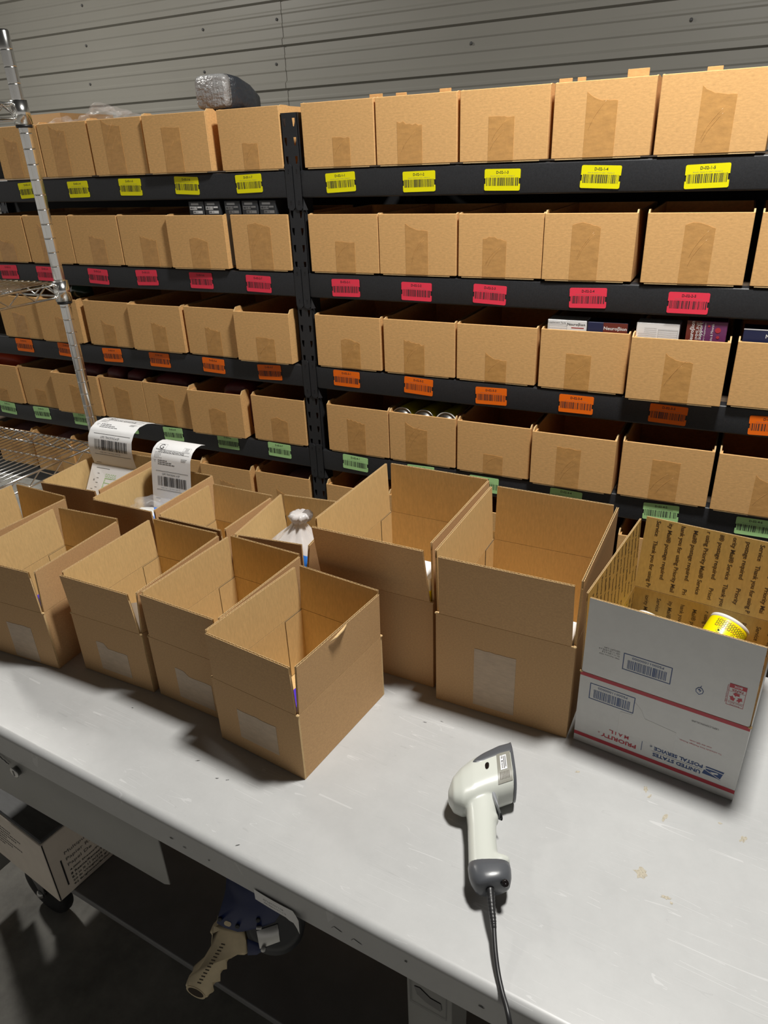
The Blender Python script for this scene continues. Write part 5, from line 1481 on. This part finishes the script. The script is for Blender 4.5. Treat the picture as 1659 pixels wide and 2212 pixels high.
# ------------------------------------------------------------------ tape dispenser hanging under the bench
def tape_gun():
    u, v, w = R0, R1, -R2
    o = thing('tape_dispenser', 'blue tape gun with a cream pistol grip hanging under the bench edge', 'tape dispenser', (-0.671, 0.612, -0.325))
    rm = Matrix(((u.x, v.x, w.x), (u.y, v.y, w.y), (u.z, v.z, w.z)))
    o.rotation_euler = rm.to_euler()
    S = 0.0001536
    def q(p): return ((p[0] - 640) * S, -(p[1] - 900) * S)
    b = MB()
    grip = [(478, 600), (470, 640), (395, 672), (376, 705), (392, 728), (448, 775), (450, 815), (400, 900), (345, 985), (262, 1125), (190, 1250), (150, 1290), (88, 1320), (76, 1360), (110, 1405), (230, 1470), (315, 1510), (352, 1500), (372, 1470), (376, 1400), (400, 1362), (455, 1320), (466, 1265), (510, 1205), (543, 1165), (545, 1115), (590, 1062), (610, 1035), (606, 985), (645, 935), (720, 960), (800, 985), (838, 965), (846, 900), (825, 790), (800, 672)]
    b.bevprism([q(p) for p in grip][::-1], -0.017, 0.017, 0.0075, 'cream')
    b.build('pistol_grip', o, 'cream plastic pistol grip with finger grooves')
    b = MB()
    for k in range(13):
        f = k / 12
        cx, cy = 545 - 290 * f, 832 + 470 * f
        a = math.radians(-14)
        hw, hh = 0.0037, 0.0011
        X, Y = q((cx, cy))
        b.prism([(X + hw * s * math.cos(a) - hh * r * math.sin(a), Y + hw * s * math.sin(a) + hh * r * math.cos(a)) for s, r in ((-1, -1), (1, -1), (1, 1), (-1, 1))], 0.0168, 0.0173, 'ink_board')
    b.build('grip_slots', o, 'row of dark grip slots')
    b = MB()
    c0 = q((212, 1420)); a = math.radians(-31)
    pts = [(c0[0] + 0.0205 * math.cos(t) * math.cos(a) - 0.0078 * math.sin(t) * math.sin(a), c0[1] + 0.0205 * math.cos(t) * math.sin(a) + 0.0078 * math.sin(t) * math.cos(a)) for t in [2 * PI * k / 24 for k in range(24)]]
    b.poly(pts, 'cream', None, 0.0176)
    b.poly([(c0[0] + (p[0] - c0[0]) * .8, c0[1] + (p[1] - c0[1]) * .74) for p in pts], 'ink_board', None, 0.0179)
    b.build('hollow_butt', o, 'open hollow end of the grip')
    b = MB()
    frame_ = [(468, 572), (490, 480), (560, 240), (585, 150), (600, -260), (760, -330), (1010, -250), (1240, 100), (1330, 330), (1180, 560), (960, 640), (865, 655), (790, 672), (720, 678), (560, 625)]
    b.bevprism([q(p) for p in frame_][::-1], 0.016, 0.0185, 0.0008, 'navy', seg=1)
    b.bevprism([q(p) for p in [(560, 240), (600, -260), (760, -330), (1010, -250), (1240, 100), (1330, 330), (1180, 560), (865, 655), (700, 560)]][::-1], -0.0185, -0.016, 0.0008, 'navy', seg=1)
    b.bevprism([q(p) for p in [(840, 760), (1000, 820), (1050, 900), (960, 960), (845, 965)]][::-1], 0.0165, 0.0182, 0.0006, 'navy', seg=1)
    b.build('side_frame', o, 'navy blue metal side frame')
    b = MB()
    for p in ((508, 518), (722, 606), (975, 530)):
        b.lathe([(0.0042, 0.0), (0.0042, 0.0022), (0.0024, 0.0028), (0.0, 0.0018)], 'box_dark', 14, Matrix.Translation((*q(p), 0.0184)))
    sl = [q((585 + 30 * math.cos(t) + (28 if math.cos(t) > 0 else 0) + 4, 570 + 30 * math.sin(t) + (12 if math.cos(t) > 0 else 0))) for t in [2 * PI * k / 20 for k in range(20)]]
    b.poly(sl[::-1], 'cream', None, 0.0187)
    b.build('rivets', o)
    b = MB()
    b.lathe([(0.036, -0.024), (0.055, -0.024), (0.055, 0.024), (0.036, 0.024)], 'box_dark', 40, Matrix.Translation((*q((1180, 610)), -0.006)))
    b.lathe([(0.0, -0.022), (0.036, -0.022), (0.036, 0.022), (0.0, 0.022)], 'bench_dark', 30, Matrix.Translation((*q((1180, 610)), -0.006)))
    b.build('tape_roll', o, 'dark roll of tape')
    b = MB()
    b.bevprism([q(p) for p in [(955, 660), (1215, 575), (1245, 790), (995, 880)]][::-1], 0.018, 0.020, 0.0006, 'steel', seg=1)
    b.bev(*[q((955, 0))[0], q((1020, 0))[0]], q((0, 632))[1], q((0, 600))[1], 0.018, 0.024, 0.001, 'bottle_white')
    b.lathe([(0.0045, 0), (0.0045, 0.006), (0, 0.007)], 'bottle_white', 14, Matrix.Translation((*q((1040, 875)), 0.018)))
    b.build('brake_plate', o, 'grey metal brake plate with pale pins')
tape_gun()

# ------------------------------------------------------------------ copy paper carton on the lower shelf
def paper_carton():
    o = thing('copy_paper_carton', 'off-white copy paper carton on the lower shelf under the bench', 'box', (-1.276, 0.654, -0.6205), -0.13)
    W, D, H = 0.285, 0.44, 0.209
    b = MB()
    b.bev(-W, 0, 0, D, 0, H - 0.006, 0.004, 'carton_white', seg=2)
    b.build('carton_body', o)
    b = MB(); b.bev(-W + 0.004, -0.004, 0.004, D - 0.004, H - 0.012, H + 0.002, 0.003, 'carton_lid', seg=1, smooth=False)
    b.build('carton_top', o, 'dark grey top under clear wrap')
    b = MB()
    T = frame((0.0004, 0, 0), (0, 1, 0), (0, 0, 1), (1, 0, 0))
    b.rect(0.030, 0.034, 0.030, 0.118, 'ink', T)
    for i, (s, wd, h, z) in enumerate((('Multipurpose Paper', 0.150, 0.0125, 0.128), ('Papier Reprographie', 0.156, 0.0125, 0.107), ('Papel De Copia', 0.118, 0.0125, 0.087),
                                       ('4,000 Sheets/Feuilles/Hojas', 0.150, 0.0075, 0.068), ('8 Reams/Rames/Resmas', 0.125, 0.0075, 0.055), ('8.5 in X 11 in/216 mm X 279 mm', 0.165, 0.0075, 0.042), ('20 lb Weight/75 g/m\u00b2', 0.115, 0.0075, 0.029), ('92 Brightness/Brillance/Brillo', 0.150, 0.0075, 0.017))):
        b.text(s, 0.045 + wd / 2, z, wd, h, 'ink_carton' if i < 3 else 'ink', T, 0, 0.0 if i < 3 else 0.012)
    b.rect(0.002, 0.005, 0.004, H - 0.008, 'ink', T, 0.0002)
    b.build('side_print', o)
    b = MB()
    F = front(0, -0.0004, 0)
    for i, (u0, n) in enumerate(((-0.27, 16), (-0.27, 21), (-0.27, 18), (-0.27, 12), (-0.27, 20), (-0.27, 14), (-0.27, 9))):
        for k in range(n):
            b.rect(u0 + k * 0.0078, u0 + 0.005 + k * 0.0078 + 0.001 * (k % 2), 0.150 - i * 0.012, 0.1535 - i * 0.012, 'ink_carton', F)
    b.build('front_print', o)
paper_carton()
